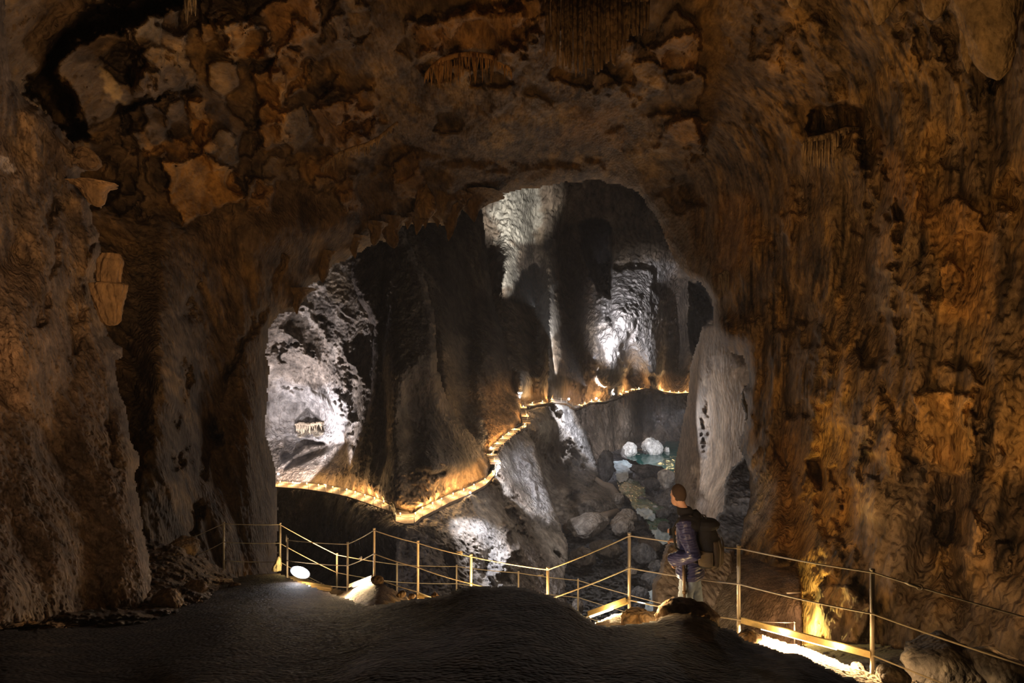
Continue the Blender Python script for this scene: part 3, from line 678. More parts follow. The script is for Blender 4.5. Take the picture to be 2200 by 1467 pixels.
# the second, further spur, and its fin
layer('rock_fin', [(1120, 905), (1124, 880), (1150, 873), (1190, 867), (1215, 868), (1234, 880), (1248, 905), (1262, 930), (1272, 965), (1282, 1000), (1290, 1035), (1310, 1048), (1325, 1066), (1334, 1090), (1322, 1100), (1270, 1112), (1218, 1130), (1200, 1140), (1150, 1140), (1120, 960)],
      [(1120, 905, 124), (1125, 880, 138), (1150, 873, 148), (1190, 867, 158), (1215, 868, 167), (1248, 905, 172), (1282, 1000, 162), (1325, 1066, 140), (1330, 1095, 133), (1220, 1130, 122), (1150, 1140, 118), (1200, 1000, 148), (1160, 960, 140), (1250, 1060, 136)],
      1.9, 'mid', 'grey', amp=.11, lam=16, nmin=3, stretch=2.4, roll=(6, 7), edge=(2.2, 12), sharp=.7, popcorn=.6, label='fluted rock fin rising from the river to the far walkway', cat='rock fin', kind='structure',
      lines=[([(1180, 880), (1200, 930), (1225, 1010), (1230, 1080)], 8, 9), ([(1200, 875), (1220, 930), (1245, 1000), (1265, 1050)], 7, -7), ([(1145, 890), (1180, 980), (1205, 1060)], 9, 6), ([(1215, 1080), (1250, 1050), (1290, 1042)], 6, 6)],
      bumps=[(1270, 1075, 44, 24, -7), (1165, 920, 22, 30, -5)],
      tints=[([(1150, 908), (1185, 908), (1185, 950), (1172, 968), (1155, 945)], (.50, .45, .36), .7, 5), ([(1180, 870), (1230, 880), (1290, 1000), (1262, 1000)], (.52, .50, .48), .7, 8), ([(1175, 960), (1210, 960), (1225, 1040), (1190, 1050)], (.14, .105, .075), .8, 8), ([(1125, 885), (1150, 880), (1160, 950), (1140, 950)], (.24, .19, .15), .6, 8)])
layer('rock_fin', [(1246, 892), (1256, 880), (1272, 869), (1284, 866), (1290, 880), (1296, 905), (1302, 945), (1300, 985), (1292, 1010), (1270, 990), (1252, 940)],
      [(1246, 892, 184), (1284, 866, 198), (1300, 945, 192), (1290, 1010, 176), (1260, 960, 178)], 1.9, 'mid', 'brown', amp=.1, lam=14, nmin=3, stretch=2.6, roll=(6, 6), edge=(1.5, 10), sharp=.7, popcorn=.5, label='narrow dark rock fin behind the larger fluted one', cat='rock fin')

# wall below the far walkway
layer('wall_far_lower', [(1225, 892), (1240, 880), (1270, 868), (1300, 866), (1330, 856), (1360, 842), (1385, 837), (1410, 839), (1430, 845), (1455, 848), (1520, 846), (1520, 960), (1440, 950), (1225, 990)],
      [(1225, 885, 181), (1268, 866, 194), (1300, 864, 204), (1330, 854, 213), (1360, 841, 220), (1385, 836, 225), (1410, 838, 229), (1455, 847, 235), (1520, 846, 240), (1300, 950, 200), (1350, 940, 216), (1440, 945, 226), (1520, 950, 230)],
      1.9, 'far', 'brown', amp=.08, lam=24, nmin=3, stretch=3.0, roll=(3, 3), edge=(1.2, 12), sharp=.7, popcorn=.5,
      bumps=[(1350, 900, 18, 60, -6), (1385, 900, 18, 60, 10), (1310, 910, 14, 50, -4)],
      tints=[([(1325, 870), (1358, 880), (1362, 930), (1330, 940)], (.30, .24, .19), .6, 8), ([(1365, 840), (1410, 840), (1405, 915), (1368, 915)], (.06, .05, .042), .85, 8), ([(1415, 850), (1470, 850), (1470, 920), (1420, 910)], (.30, .27, .25), .6, 8)])


def bedplane(zoff, a=0.):
    return lambda x, y: np.clip((-(river_z + zoff)) * F / np.maximum(y - CY, 60), 10, 260)


# river bed: rubble, then the water lying in it
layer('riverbed', [(1180, 925), (1520, 925), (1520, 1420), (1180, 1420)], None, 1.8, 'mid', 'slate', amp=.10, lam=9, nmin=3, stretch=1., roll=(2, 1), edge=(0, 10), sharp=.9, popcorn=1.6,
      plane=lambda x, y: np.clip(np.where(y > 925, 39.5 * F / np.maximum(y - CY, 60), 246), 10, 246) * 1.0, kind='structure',
      bumps=[(1400, 1015, 50, 14, -7), (1440, 1050, 20, 30, -12), (1390, 1040, 26, 16, -7)],
      tints=[([(1290, 920), (1480, 920), (1480, 950), (1290, 990)], (.24, .20, .18), .7, 10), ([(1340, 1000), (1460, 1000), (1450, 1100), (1360, 1060)], (.34, .33, .34), .75, 8), ([(1240, 1180), (1420, 1180), (1420, 1330), (1240, 1330)], (.12, .115, .115), .6, 30)])

# ------------------------------------------------------------------ water
def water_mat(name, c, foam, fscale, rough=.08):
    m, nt, b = new_mat(name); N = nt.nodes; L = nt.links
    tc = N.new('ShaderNodeTexCoord'); mp = N.new('ShaderNodeMapping'); mp.inputs['Scale'].default_value = (1.4, .55, 1); mp.inputs['Rotation'].default_value = (0, 0, .35)
    L.new(tc.outputs['Object'], mp.inputs['Vector'])
    n = N.new('ShaderNodeTexNoise'); n.inputs['Scale'].default_value = fscale; n.inputs['Detail'].default_value = 5; n.inputs['Distortion'].default_value = 1.2
    L.new(mp.outputs[0], n.inputs['Vector'])
    r = N.new('ShaderNodeValToRGB'); L.new(n.outputs['Fac'], r.inputs['Fac'])
    r.color_ramp.elements[0].position = .5 - foam * .3; r.color_ramp.elements[0].color = (*c, 1)
    r.color_ramp.elements[1].position = .72 - foam * .25
    k = min(1, .25 + foam)
    r.color_ramp.elements[1].color = (c[0] + (.62 - c[0]) * foam, c[1] + (.72 - c[1]) * foam, c[2] + (.78 - c[2]) * foam, 1)
    L.new(r.outputs['Color'], b.inputs['Base Color']); b.inputs['Roughness'].default_value = rough + .4 * foam
    bp = N.new('ShaderNodeBump'); bp.inputs['Strength'].default_value = .5; bp.inputs['Distance'].default_value = .4
    L.new(n.outputs['Fac'], bp.inputs['Height']); L.new(bp.outputs[0], b.inputs['Normal'])
    b.inputs['Specular IOR Level'].default_value = .35
    return m


M['pool'] = water_mat('deep_green_water', (.004, .060, .052), .05, .25)
M['stream'] = water_mat('shallow_green_water', (.055, .115, .065), .16, .7)
M['rapid'] = water_mat('white_water', (.11, .19, .21), .75, .42)


def water(name, poly, z, mat, label, wob=.12, step=2.):
    P0 = np.array(poly, float)
    gx = np.arange(P0[:, 0].min() - 4, P0[:, 0].max() + 4, step); gy = np.arange(P0[:, 1].min() - 4, P0[:, 1].max() + 4, step)
    X, Yp = np.meshgrid(gx, gy); nx, ny = len(gx), len(gy); X = X.ravel().astype(np.float32); Yp = Yp.ravel().astype(np.float32)
    sd = sdpoly(X + 2.5 * perlin(X / 9, Yp / 9, X * 0), Yp + 2.5 * perlin(X / 9 + 3, Yp / 9, X * 0 + 2), poly)
    Y = -z * F / (Yp - CY)
    V = np.stack([(X - CX) / F * Y, Y, z + wob * fbm(X / 14, Yp / 5, X * 0, 3)], 1)
    idx = np.arange(nx * ny).reshape(ny, nx)
    Q = np.stack([idx[:-1, :-1], idx[1:, :-1], idx[1:, 1:], idx[:-1, 1:]], -1).reshape(-1, 4)
    Q = Q[(sd[Q] > 0).all(1)]
    ids, inv = np.unique(Q, return_inverse=True)
    return tag(mesh_obj(name, V[ids], inv.reshape(-1, 4), M[mat]), label, 'water', None, 'stuff')


water('pool', [(1352, 968), (1395, 976), (1420, 960), (1432, 948), (1500, 946), (1500, 1025), (1432, 1020), (1395, 1005), (1362, 992), (1345, 984)], -37.0, 'pool', 'deep green pool beside the pale boulders on the gorge floor')
water('rapids', [(1300, 990), (1350, 988), (1362, 1000), (1352, 1014), (1350, 1030), (1330, 1040), (1322, 1030), (1322, 1008)], -36.9, 'rapid', 'pale blue rushing water upstream of the green shallows', .35)
water('stream', [(1322, 1030), (1352, 1026), (1372, 1034), (1388, 1050), (1388, 1070), (1410, 1082), (1432, 1090), (1440, 1100), (1420, 1106), (1385, 1098), (1360, 1094), (1350, 1072), (1330, 1056)], -37.2, 'stream', 'shallow green stream between the grey boulders below the person')
water('rapids', [(1362, 1092), (1392, 1090), (1410, 1104), (1405, 1122), (1388, 1118), (1370, 1104)], -37.0, 'rapid', 'small white rapid just left of the person\'s face', .35)
water('stream', [(1385, 1115), (1425, 1108), (1440, 1120), (1420, 1140), (1396, 1138)], -37.2, 'stream', 'dark green water between the small rapid and the lower white cascade')
water('rapids', [(1398, 1136), (1420, 1132), (1442, 1150), (1436, 1170), (1410, 1168), (1404, 1152)], -37.0, 'rapid', 'white cascade left of the person\'s shoulder', .5)
water('rapids', [(1388, 1268), (1410, 1262), (1430, 1275), (1430, 1340), (1360, 1340), (1366, 1318), (1384, 1304)], -37.0, 'rapid', 'bright white water at the foot of the pale rock stub, lowest in view', .4)

# ------------------------------------------------------------------ boulders on the gorge floor
def bed(px, py, z=river_z):
    return at(px, py, -z * F / (py - CY))


B = [  # px, py(base contact), width px, height px, palette, label
    (1351, 985, 36, 34, 'white', 'rounded lilac-grey boulder at the left edge of the green pool'),
    (1402, 980, 48, 38, 'white', 'large cream-white boulder standing in the green pool'),
    (1434, 976, 14, 16, 'white', 'small pale stone at the right tip of the cream-white boulder'),
    (1372, 982, 12, 7, 'white', 'small pale stone between the two big light boulders'),
    (1301, 1036, 38, 66, 'slate', 'blocky grey boulder on the left bank beside the pale blue rapids'),
    (1328, 1084, 26, 24, 'grey', 'grey boulder on the left bank beside the green shallows'),
    (1346, 1130, 50, 34, 'grey', 'rounded brown-grey boulder below the left bank, left of the small rapid'),
    (1338, 1150, 56, 42, 'grey', 'broad pale grey boulder behind the top wire near the tall post'),
    (1262, 1150, 92, 44, 'grey', 'big tan boulder under the sloping ledge at the foot of the rock fin'),
    (1395, 1024, 76, 26, 'slate', 'jagged grey boulder between the green pool and the stream'),
    (1436, 1052, 60, 44, 'white', 'pale jagged boulder against the right wall above the person\'s head'),
    (1402, 1050, 44, 22, 'slate', 'dark grey boulder on the right bank of the green shallows'),
    (1378, 1074, 22, 8, 'slate', 'flat dark stone in the green shallows'),
    (1408, 1092, 11, 6, 'white', 'small pale stone in the stream left of the person\'s cheek'),
    (1425, 1112, 38, 18, 'slate', 'dark rock beside the water left of the person\'s neck'),
    (1428, 1142, 34, 20, 'slate', 'dark rock above the white cascade left of the person'),
    (1396, 1180, 56, 24, 'dark', 'black wet boulder below the white cascade'),
    (1385, 1212, 60, 40, 'slate', 'grey boulder behind the top wire right of the tall post'),
    (1412, 1232, 36, 26, 'slate', 'dark slab leaning beside the pale rock stub'),
    (1355, 1236, 30, 18, 'grey', 'pale stone just behind the tall post at the middle wire'),
    (1400, 1262, 50, 30, 'slate', 'grey stone below the middle wire left of the pale rock stub'),
    (1375, 1290, 40, 26, 'slate', 'small grey rock right of the tall post above the lowest wire'),
    (1300, 1200, 70, 36, 'dark', 'dark boulder in the gorge left of the tall post'),
    (1252, 1215, 60, 36, 'dark', 'dim boulder at the foot of the rock spur'),
    (1240, 1318, 30, 30, 'grey', 'pale rock tip behind the lower railing near the bright strip light'),
]
for i, (px, py, wp, hp, pal, lab) in enumerate(B):
    c = bed(px, py); s = c.y / F
    r = (wp * s / 2 * 1.08, wp * s / 2 * .9, hp * s / 2 * 1.12)
    c2 = at(px, py - hp / 2, c.y - (1.5 if py > 990 else 0))
    boulder('boulder', c2, r, 'mid' if pal != 'white' else 'mid', pal, lab, 'boulder', seed=i + 3, amp=.34 if i != 0 else .16, sub=4, sharp=.7, tilt=(0, .15 * math.sin(i * 2.1), .7 * i))
# scatter of cobbles on the far shore
lg = MB().tube([at(1369, 967, 205), at(1384, 965, 204)], .35, 8).build('driftwood', plain('wet_wood', (.22, .17, .12), .8))
tag(lg, 'thin driftwood log lying between the two big pale boulders', 'log')
# sloping ledge with pale lip left of the river
lp = []
for q in [(1280, 1028), (1295, 1040), (1312, 1046), (1322, 1060), (1326, 1080), (1330, 1098)]:
    lp.append(at(q[0], q[1], 134))
o = MB().tube(lp, [.5, .7, .9, 1.0, 1.0, .8], 10).build('flowstone_lip', M['deck']); tag(o, 'pale curved flowstone lip edging the boulder at the foot of the rock fin', 'rock')
o = MB().tube([at(1215, 1136, 114), at(1250, 1126, 116), at(1290, 1112, 119), at(1326, 1098, 123)], [1.0, 1.1, 1.0, .6], 10).build('flowstone_ledge', M['deck']); tag(o, 'pale straight ledge sloping up across the foot of the rock fin', 'rock')

# ------------------------------------------------------------------ pale column wall behind the person, dark rock, pale stub
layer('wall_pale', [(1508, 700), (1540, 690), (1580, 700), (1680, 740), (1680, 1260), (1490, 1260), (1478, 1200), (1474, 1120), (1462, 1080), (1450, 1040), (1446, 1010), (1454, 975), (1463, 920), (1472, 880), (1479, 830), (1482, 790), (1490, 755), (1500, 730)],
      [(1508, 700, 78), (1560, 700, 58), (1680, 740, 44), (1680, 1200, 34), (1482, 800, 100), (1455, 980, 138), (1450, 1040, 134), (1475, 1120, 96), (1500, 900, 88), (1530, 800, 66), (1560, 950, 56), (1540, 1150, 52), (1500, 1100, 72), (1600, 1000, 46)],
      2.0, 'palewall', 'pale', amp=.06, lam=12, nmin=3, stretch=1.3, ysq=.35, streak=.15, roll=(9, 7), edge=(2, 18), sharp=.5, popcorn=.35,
      lines=[([(1535, 770), (1518, 860), (1508, 960), (1506, 1060), (1520, 1180)], 8, 5), ([(1470, 980), (1480, 1060), (1500, 1160)], 8, -2), ([(1500, 1000), (1496, 1080), (1506, 1180)], 7, 3)],
      bumps=[(1502, 950, 9, 12, -2), (1498, 968, 10, 8, -2), (1508, 1075, 12, 18, 2)],
      tints=[([(1440, 690), (1700, 690), (1700, 740), (1612, 790), (1556, 764), (1534, 780), (1518, 840), (1506, 930), (1498, 1010), (1490, 1100), (1500, 1260), (1440, 1260)], (.15, .11, .078), .9, 7),
             ([(1450, 960), (1490, 930), (1500, 1100), (1500, 1240), (1470, 1120), (1445, 1050)], (.26, .21, .17), .7, 10), ([(1496, 915), (1516, 910), (1512, 985), (1494, 985)], (.13, .11, .11), .8, 5), ([(1496, 1040), (1516, 1040), (1522, 1150), (1500, 1110)], (.17, .14, .13), .7, 6), ([(1535, 775), (1558, 764), (1590, 772), (1560, 790), (1540, 800)], (.32, .30, .31), .7, 6)])
layer('dark_rock', [(1610, 968), (1590, 988), (1574, 1000), (1562, 1018), (1556, 1040), (1553, 1075), (1552, 1095), (1540, 1104), (1534, 1122), (1546, 1160), (1545, 1300), (1650, 1300), (1650, 960)],
      [(1610, 968, 27), (1556, 1040, 25), (1535, 1120, 22), (1650, 1000, 25), (1600, 1100, 22), (1545, 1300, 19), (1650, 1300, 18)], 2.2, 'arch', 'slate', amp=.2, lam=3.2, nmin=3, stretch=1.2, roll=(9, 2.5), edge=(3, 12), sharp=.8, popcorn=.4,
      kind=None, label='dark blue-grey jagged rock between the pale wall and the orange right wall', cat='rock')
layer('dark_rock', [(1612, 828), (1600, 826), (1592, 840), (1592, 870), (1600, 890), (1598, 905), (1625, 905), (1625, 828)], [(1612, 828, 27.5), (1592, 860, 27.3), (1625, 905, 27)], 2.2, 'arch', 'slate', amp=.14, lam=1.5, roll=(8, 1.5), edge=(1.5, 8), kind=None, label='small dark grey knob on the edge of the orange wall, high beside the pale wall', cat='rock')
layer('pale_rock', [(1442, 1160), (1432, 1168), (1424, 1185), (1417, 1215), (1414, 1232), (1402, 1244), (1399, 1262), (1402, 1300), (1400, 1330), (1405, 1400), (1580, 1400), (1580, 1180), (1520, 1170)],
      [(1442, 1160, 20), (1400, 1250, 17.5), (1405, 1400, 15.5), (1500, 1180, 19), (1580, 1200, 18), (1580, 1400, 15.2), (1480, 1300, 16)], 2.2, 'arch', 'pale', amp=.05, lam=2.6, nmin=3, stretch=1.4, streak=.05, roll=(12, 2), edge=(1.5, 14), sharp=.5, popcorn=.2,
      kind=None, label='smooth pale flowstone rock rising beyond the rail beside the person\'s knees', cat='rock', tints=[([(1500, 1150), (1600, 1150), (1600, 1400), (1490, 1400)], (.32, .28, .25), .75, 16)])

# ------------------------------------------------------------------ dripstone
rg = 'stalactites along the lip of the great arch'
CONE = [(0, 2.6), (.1, 1.9), (.25, 1.25), (.35, 1.0), (.5, .72), (.8, .36), (.95, .14), (1, .03)]
BULB = [(0, 2.0), (.12, 1.4), (.3, 1.0), (.6, .8), (.8, .62), (.93, .35), (1, .05)]
for i, (px, a, b, wd, Y, pr, lab) in enumerate([
        (963, 420, 518, 40, 40, CONE, 'longest brown stalactite pointing down from the arch lip over the dark gap'),
        (897, 462, 505, 24, 40, CONE, 'short pointed stalactite third along the arch lip from its left end'),
        (877, 470, 493, 14, 40, CONE, 'tiny stalactite just left of the short pointed one'),
        (1021, 420, 477, 46, 41, CONE, 'broad brown stalactite right of the longest one'),
        (843, 470, 534, 36, 38, BULB, 'blunt square-ended stalactite at the left end of the dark gap'),
        (939, 462, 489, 14, 40, CONE, 'tiny stalactite just left of the longest one'),
        (912, 466, 492, 12, 40, CONE, 'small stalactite between the short pointed one and the longest one'),
        (805, 480, 528, 26, 36, BULB, 'stubby stalactite left of the blunt square-ended one'),
        (696, 540, 608, 22, 33, BULB, 'dripping stalactite at the shoulder of the arch over the bright chamber wall'),
        (640, 620, 676, 26, 31, CONE, 'fringed stalactite hanging in front of the bright chamber wall'),
        (762, 508, 556, 22, 35, CONE, 'pointed stalactite midway up the left side of the arch')]):
    lathe_rock('stalactite', px, a, b, Y + .3, pr, wd, 'arch', 'ceil', lab, 'stalactite', None, i, .26, (.22, .145, .075))
lathe_rock('stalactite', 908, 375, 470, 37.0, [(0, .08), (.25, .4), (.5, .9), (.8, 1.1), (1, .5)], 42, 'arch', 'ceil', 'pale flame-shaped dripstone above the arch lip', 'stalactite', None, 31, .15, (.36, .23, .10))
lathe_rock('stalactite', 240, 545, 700, 9.6, [(0, .55), (.1, .75), (.3, .72), (.4, .66), (.42, 1.15), (.5, 1.1), (.62, .95), (.8, .74), (.93, .6), (.98, .4), (1, .1)], 56, 'near', 'warm', 'stepped orange stalactite hanging in front of the left wall', 'stalactite', None, 41, .1, (.42, .24, .09), ribs=9)
lathe_rock('stalactite', 205, 395, 445, 10.3, BULB, 44, 'near', 'warm', 'small orange knob of dripstone on the left wall', 'stalactite', None, 42, .2, (.38, .22, .09))
lathe_rock('stalactite', 186, 318, 366, 10.5, [(0, .5), (.3, 1.0), (.7, 1.1), (.92, .7), (1, .1)], 42, 'near', 'warm', 'round overhanging knob above the small orange knob on the left wall', 'stalactite', None, 43, .2, (.34, .2, .085))
for i, (px, a, b, wd, Y, lab) in enumerate([(1896, -90, 54, 105, 9.6, 'thick orange stalactite with a pointed tip at the top edge of the photo'),
                                            (2015, -60, 44, 62, 9.3, 'blunt stalactite right of the thick pointed one at the top edge'),
                                            (2082, -20, 158, 30, 9.0, 'slim stalactite with a drop-shaped tip near the top right corner'),
                                            (2140, -60, 172, 104, 8.7, 'bulky stalactite in the top right corner with a flat broken end'),
                                            (1705, -60, 20, 40, 12.0, 'small stalactite stub on the ceiling left of the thick pointed one')]):
    lathe_rock('stalactite', px, a, b, Y, BULB if i != 0 else CONE, wd, 'near', 'warm', lab, 'stalactite', None, 51 + i, .16, (.36, .25, .14))


def drapery(name, arc, n, lens, Y, wpx, mat, label, lip=6, seed=0, c=(.34, .2, .09), blunt=False):
    """a lip of flowstone with a fringe of thin tapering strands"""
    rng = np.random.RandomState(seed)
    mb = MB()
    pts = [at(x, y, Y) for x, y in arc]
    s = Y / F
    mb.tube(pts, [lip * s * (.6 + .5 * math.sin(math.pi * i / (len(pts) - 1))) for i in range(len(pts))], 10)
    A = np.array(arc, float); L = np.concatenate([[0], np.cumsum(np.hypot(*np.diff(A, axis=0).T))])
    for k in range(n):
        u = (k + rng.uniform(.1, .9)) / n * L[-1]
        x = np.interp(u, L, A[:, 0]); y = np.interp(u, L, A[:, 1])
        ln = np.interp(u / L[-1], np.linspace(0, 1, len(lens)), lens) * (rng.uniform(.88, 1.05) if blunt else rng.uniform(.45, 1.1))
        dx = rng.uniform(-4, 4)
        yy = Y + rng.uniform(-.15, .25)
        wd = wpx * rng.uniform(.6, 1.3) * s
        mb.tube([at(x, y - 2, yy), at(x + dx * .4, y + ln * .35, yy + .05), at(x + dx * .8, y + ln * .75, yy + .1), at(x + dx, y + ln, yy + .1)], [wd, wd * .95, wd * .9, wd * .45] if blunt else [wd, wd * .8, wd * .5, wd * .12], 6)
    V = np.array([tuple(v) for v in mb.V], np.float32)
    C = np.array(c, np.float32) * (1 + .25 * perlin(*(V * 1.3).T))[:, None]
    ctr = V.mean(0)
    o = mesh_obj(name, V, mb.F, M[mat], colors=np.clip(C, .01, 1), loc=tuple(ctr))
    return tag(o, label, 'dripstone curtain')


drapery('flowstone_curtain', [(914, 160), (930, 142), (950, 128), (980, 119), (1010, 116), (1040, 119), (1065, 126), (1085, 138), (1097, 152)], 46, [22, 40, 66, 60, 62, 58, 50, 34, 24], 24.0, 3.0, 'arch', 'arched orange dripstone curtain with a fringe hanging from the ceiling', 5, 1, (.42, .235, .085))
drapery('flowstone_curtain', [(688, 362), (705, 348), (730, 330), (760, 318), (790, 310), (815, 296), (835, 278), (855, 262)], 40, [22, 26, 30, 26, 24, 18, 14, 8], 26.0, 2.6, 'arch', 'slanting fringe of dripstone on the ceiling left of the arch', 4, 2, (.30, .20, .10))
drapery('flowstone_curtain', [(1724, 312), (1735, 300), (1760, 296), (1785, 290), (1815, 278), (1850, 276)], 54, [50, 66, 74, 80, 84, 90], 17.6, 3.0, 'arch', 'pale ribbed dripstone apron under a dark hollow on the right wall', 6, 3, (.33, .235, .145))
drapery('flowstone_curtain', [(1170, 0), (1200, -8), (1240, -10), (1280, -10), (1320, -6), (1352, 0)], 30, [110, 150, 172, 176, 150, 90], 19.2, 5.2, 'arch', 'large dark organ-pipe curtain of dripstone hanging at the top of the ceiling', 8, 4, (.17, .11, .06), True)
drapery('flowstone_curtain', [(1352, 0), (1372, -4), (1395, 0)], 10, [70, 90, 50], 19.0, 4, 'arch', 'short dark dripstone curtain right of the organ-pipe curtain', 6, 5, (.15, .10, .055), True)
drapery('flowstone_curtain', [(634, 912), (645, 908), (665, 911), (685, 908), (696, 906)], 26, [20, 22, 22, 20, 18], 106, 2.2, 'mid', 'tiny cream dripstone curtain in the alcove of the far bright chamber', 4, 6, (.15, .115, .075))
drapery('flowstone_curtain', [(1560, 690), (1578, 690), (1598, 702), (1610, 720)], 22, [26, 36, 40, 44], 27, 3, 'arch', 'dark fringe under the overhang above the pale wall', 7, 7, (.16, .125, .10))
drapery('flowstone_curtain', [(395, -10), (405, -12), (420, -10)], 10, [50, 62, 40], 14.2, 3.4, 'near', 'pale thin dripstone strands at the upper left of the ceiling', 4, 8, (.3, .22, .13))
drapery('flowstone_curtain', [(1545, 590), (1560, 584), (1575, 592)], 16, [36, 46, 40], 28, 2.6, 'arch', 'grey ribbed dripstone on the right jamb of the arch', 4, 9, (.24, .2, .17))

# ------------------------------------------------------------------ walkway on the far side
deck = MB(); V = []; Fc = []
Wd = []
for (a, b) in zip(W[:-1], W[1:]):
    n = max(2, int(math.hypot(a[0] - b[0], a[1] - b[1]) / 3))
    for k in range(n):
        t = k / n
        Wd.append(tuple(a[i] * (1 - t) + b[i] * t for i in range(3)))
Wd.append(W[-1])
PO = [at(*q) for q in Wd]
for i, p in enumerate(PO):
    di = DECK_IN if not (880 > Wd[i][0] > 840) else 4.2
    V += [p + Vector((0, -.12, 0)), Vector((p.x * (1 + di / p.y), p.y + di, p.z + .15)), p + Vector((0, -.12, -.35)), Vector((p.x, p.y + di, p.z - .4))]
for i in range(len(PO) - 1):
    a, b = 4 * i, 4 * i + 4
    Fc += [[a, b, b + 1, a + 1], [a + 2, b + 2, b, a], [a + 3, b + 3, b + 2, a + 2]]
dk = mesh_obj('cliff_path', V, Fc, M['deck'], smooth=False); tag(dk, None, None, None, 'structure')

# stair flights on the steep stretch
WX = [(q[0], q[1], q[2]) for q in Wd]
for (lo, hi, n, lab) in (((1064, 1000), (1056, 984), 6, 'lowest short flight of lit steps at the foot of the zigzag'), ((1060, 970), (1110, 927), 16, 'long lit flight of steps slanting up the middle of the zigzag'), ((1132, 912), (1124, 878), 10, 'curved upper flight of lit steps at the top of the zigzag'),
                     ((1236, 877), (1252, 872), 5, 'few lit steps in the dip of the far path beside the dark fin'), ((1305, 861), (1362, 838), 14, 'farthest flight of lit steps climbing right along the far wall')):
    st = empty('stairway', at(*lo, 100)); tag(st, lab, 'stairs')
    for k in range(n):
        t = k / (n - 1); x = lo[0] + (hi[0] - lo[0]) * t; y = lo[1] + (hi[1] - lo[1]) * t
        j = min(range(len(WX)), key=lambda i: (WX[i][0] - x) ** 2 + (WX[i][1] - y) ** 2)
        p = at(x, y, WX[j][2])
        if k == 0: st.location = p
        tdir = (PO[min(j + 2, len(PO) - 1)] - PO[max(j - 2, 0)]); tdir.z = 0; tdir.normalize()
        mb = MB().box(p + Vector((0, 1.0, .25)), (.26, .85, .2), [tdir, (-tdir.y, tdir.x, 0), (0, 0, 1)])
        o = mesh_obj('step', mb.V, mb.F, M['deck'], st, smooth=False, loc=tuple(st.location)); o.location = (0, 0, 0)

# railing along the walkway
rl = empty('walkway_railing', at(880, 1124, 63.5)); tag(rl, 'thin metal railing following the outer edge of the far lit cliff path', 'railing')
acc = 0; nposts = 0; tops = []
prev = None
rail_top = MB()
for i, p in enumerate(PO):
    if prev is not None: acc += (p - prev).length
    prev = p
    if acc > (2.6 if p.y < 110 else 5.5) and nposts < 70:
        acc = 0; nposts += 1
        mb = MB().tube([p + Vector((0, 0, -.1)), p + Vector((0, 0, 1.1))], .03 if p.y < 110 else .05, 6)
        o = mesh_obj('post', mb.V, mb.F, M['metal'], rl, loc=tuple(rl.location)); o.location = (0, 0, 0)
for h in (1.08, .6):
    mb = MB().tube([p + Vector((0, 0, h)) for p in PO[::2]], .022, 5)
    o = mesh_obj('cable', mb.V, mb.F, M['cable'], rl, loc=tuple(rl.location)); o.location = (0, 0, 0)


def point(name, loc, power, c, r=.1, parent=None):
    l = bpy.data.lights.new(name, 'POINT'); l.energy = power; l.color = c; l.shadow_soft_size = r
    o = bpy.data.objects.new(name, l); col.objects.link(o); o.location = loc
    if parent: o.parent = parent; o.matrix_parent_inverse = parent.matrix_world.inverted()
    return o


def spot(name, loc, target, power, c, angle, blend=.6, r=.2):
    l = bpy.data.lights.new(name, 'SPOT'); l.energy = power; l.color = c; l.spot_size = math.radians(angle); l.spot_blend = blend; l.shadow_soft_size = r
    o = bpy.data.objects.new(name, l); col.objects.link(o); o.location = loc
    o.rotation_euler = (Vector(target) - Vector(loc)).to_track_quat('-Z', 'Y').to_euler()
    return o


def area(name, loc, target, power, c, sx, sy, xdir=None):
    l = bpy.data.lights.new(name, 'AREA'); l.energy = power; l.color = c; l.shape = 'RECTANGLE'; l.size = sx; l.size_y = sy
    o = bpy.data.objects.new(name, l); col.objects.link(o); o.location = loc
    z = (Vector(loc) - Vector(target)).normalized(); x = Vector(xdir).normalized(); y = z.cross(x).normalized(); x = y.cross(z)
    o.rotation_euler = Matrix((x, y, z)).transposed().to_euler()
    return o


WARM = (1, .60, .25)
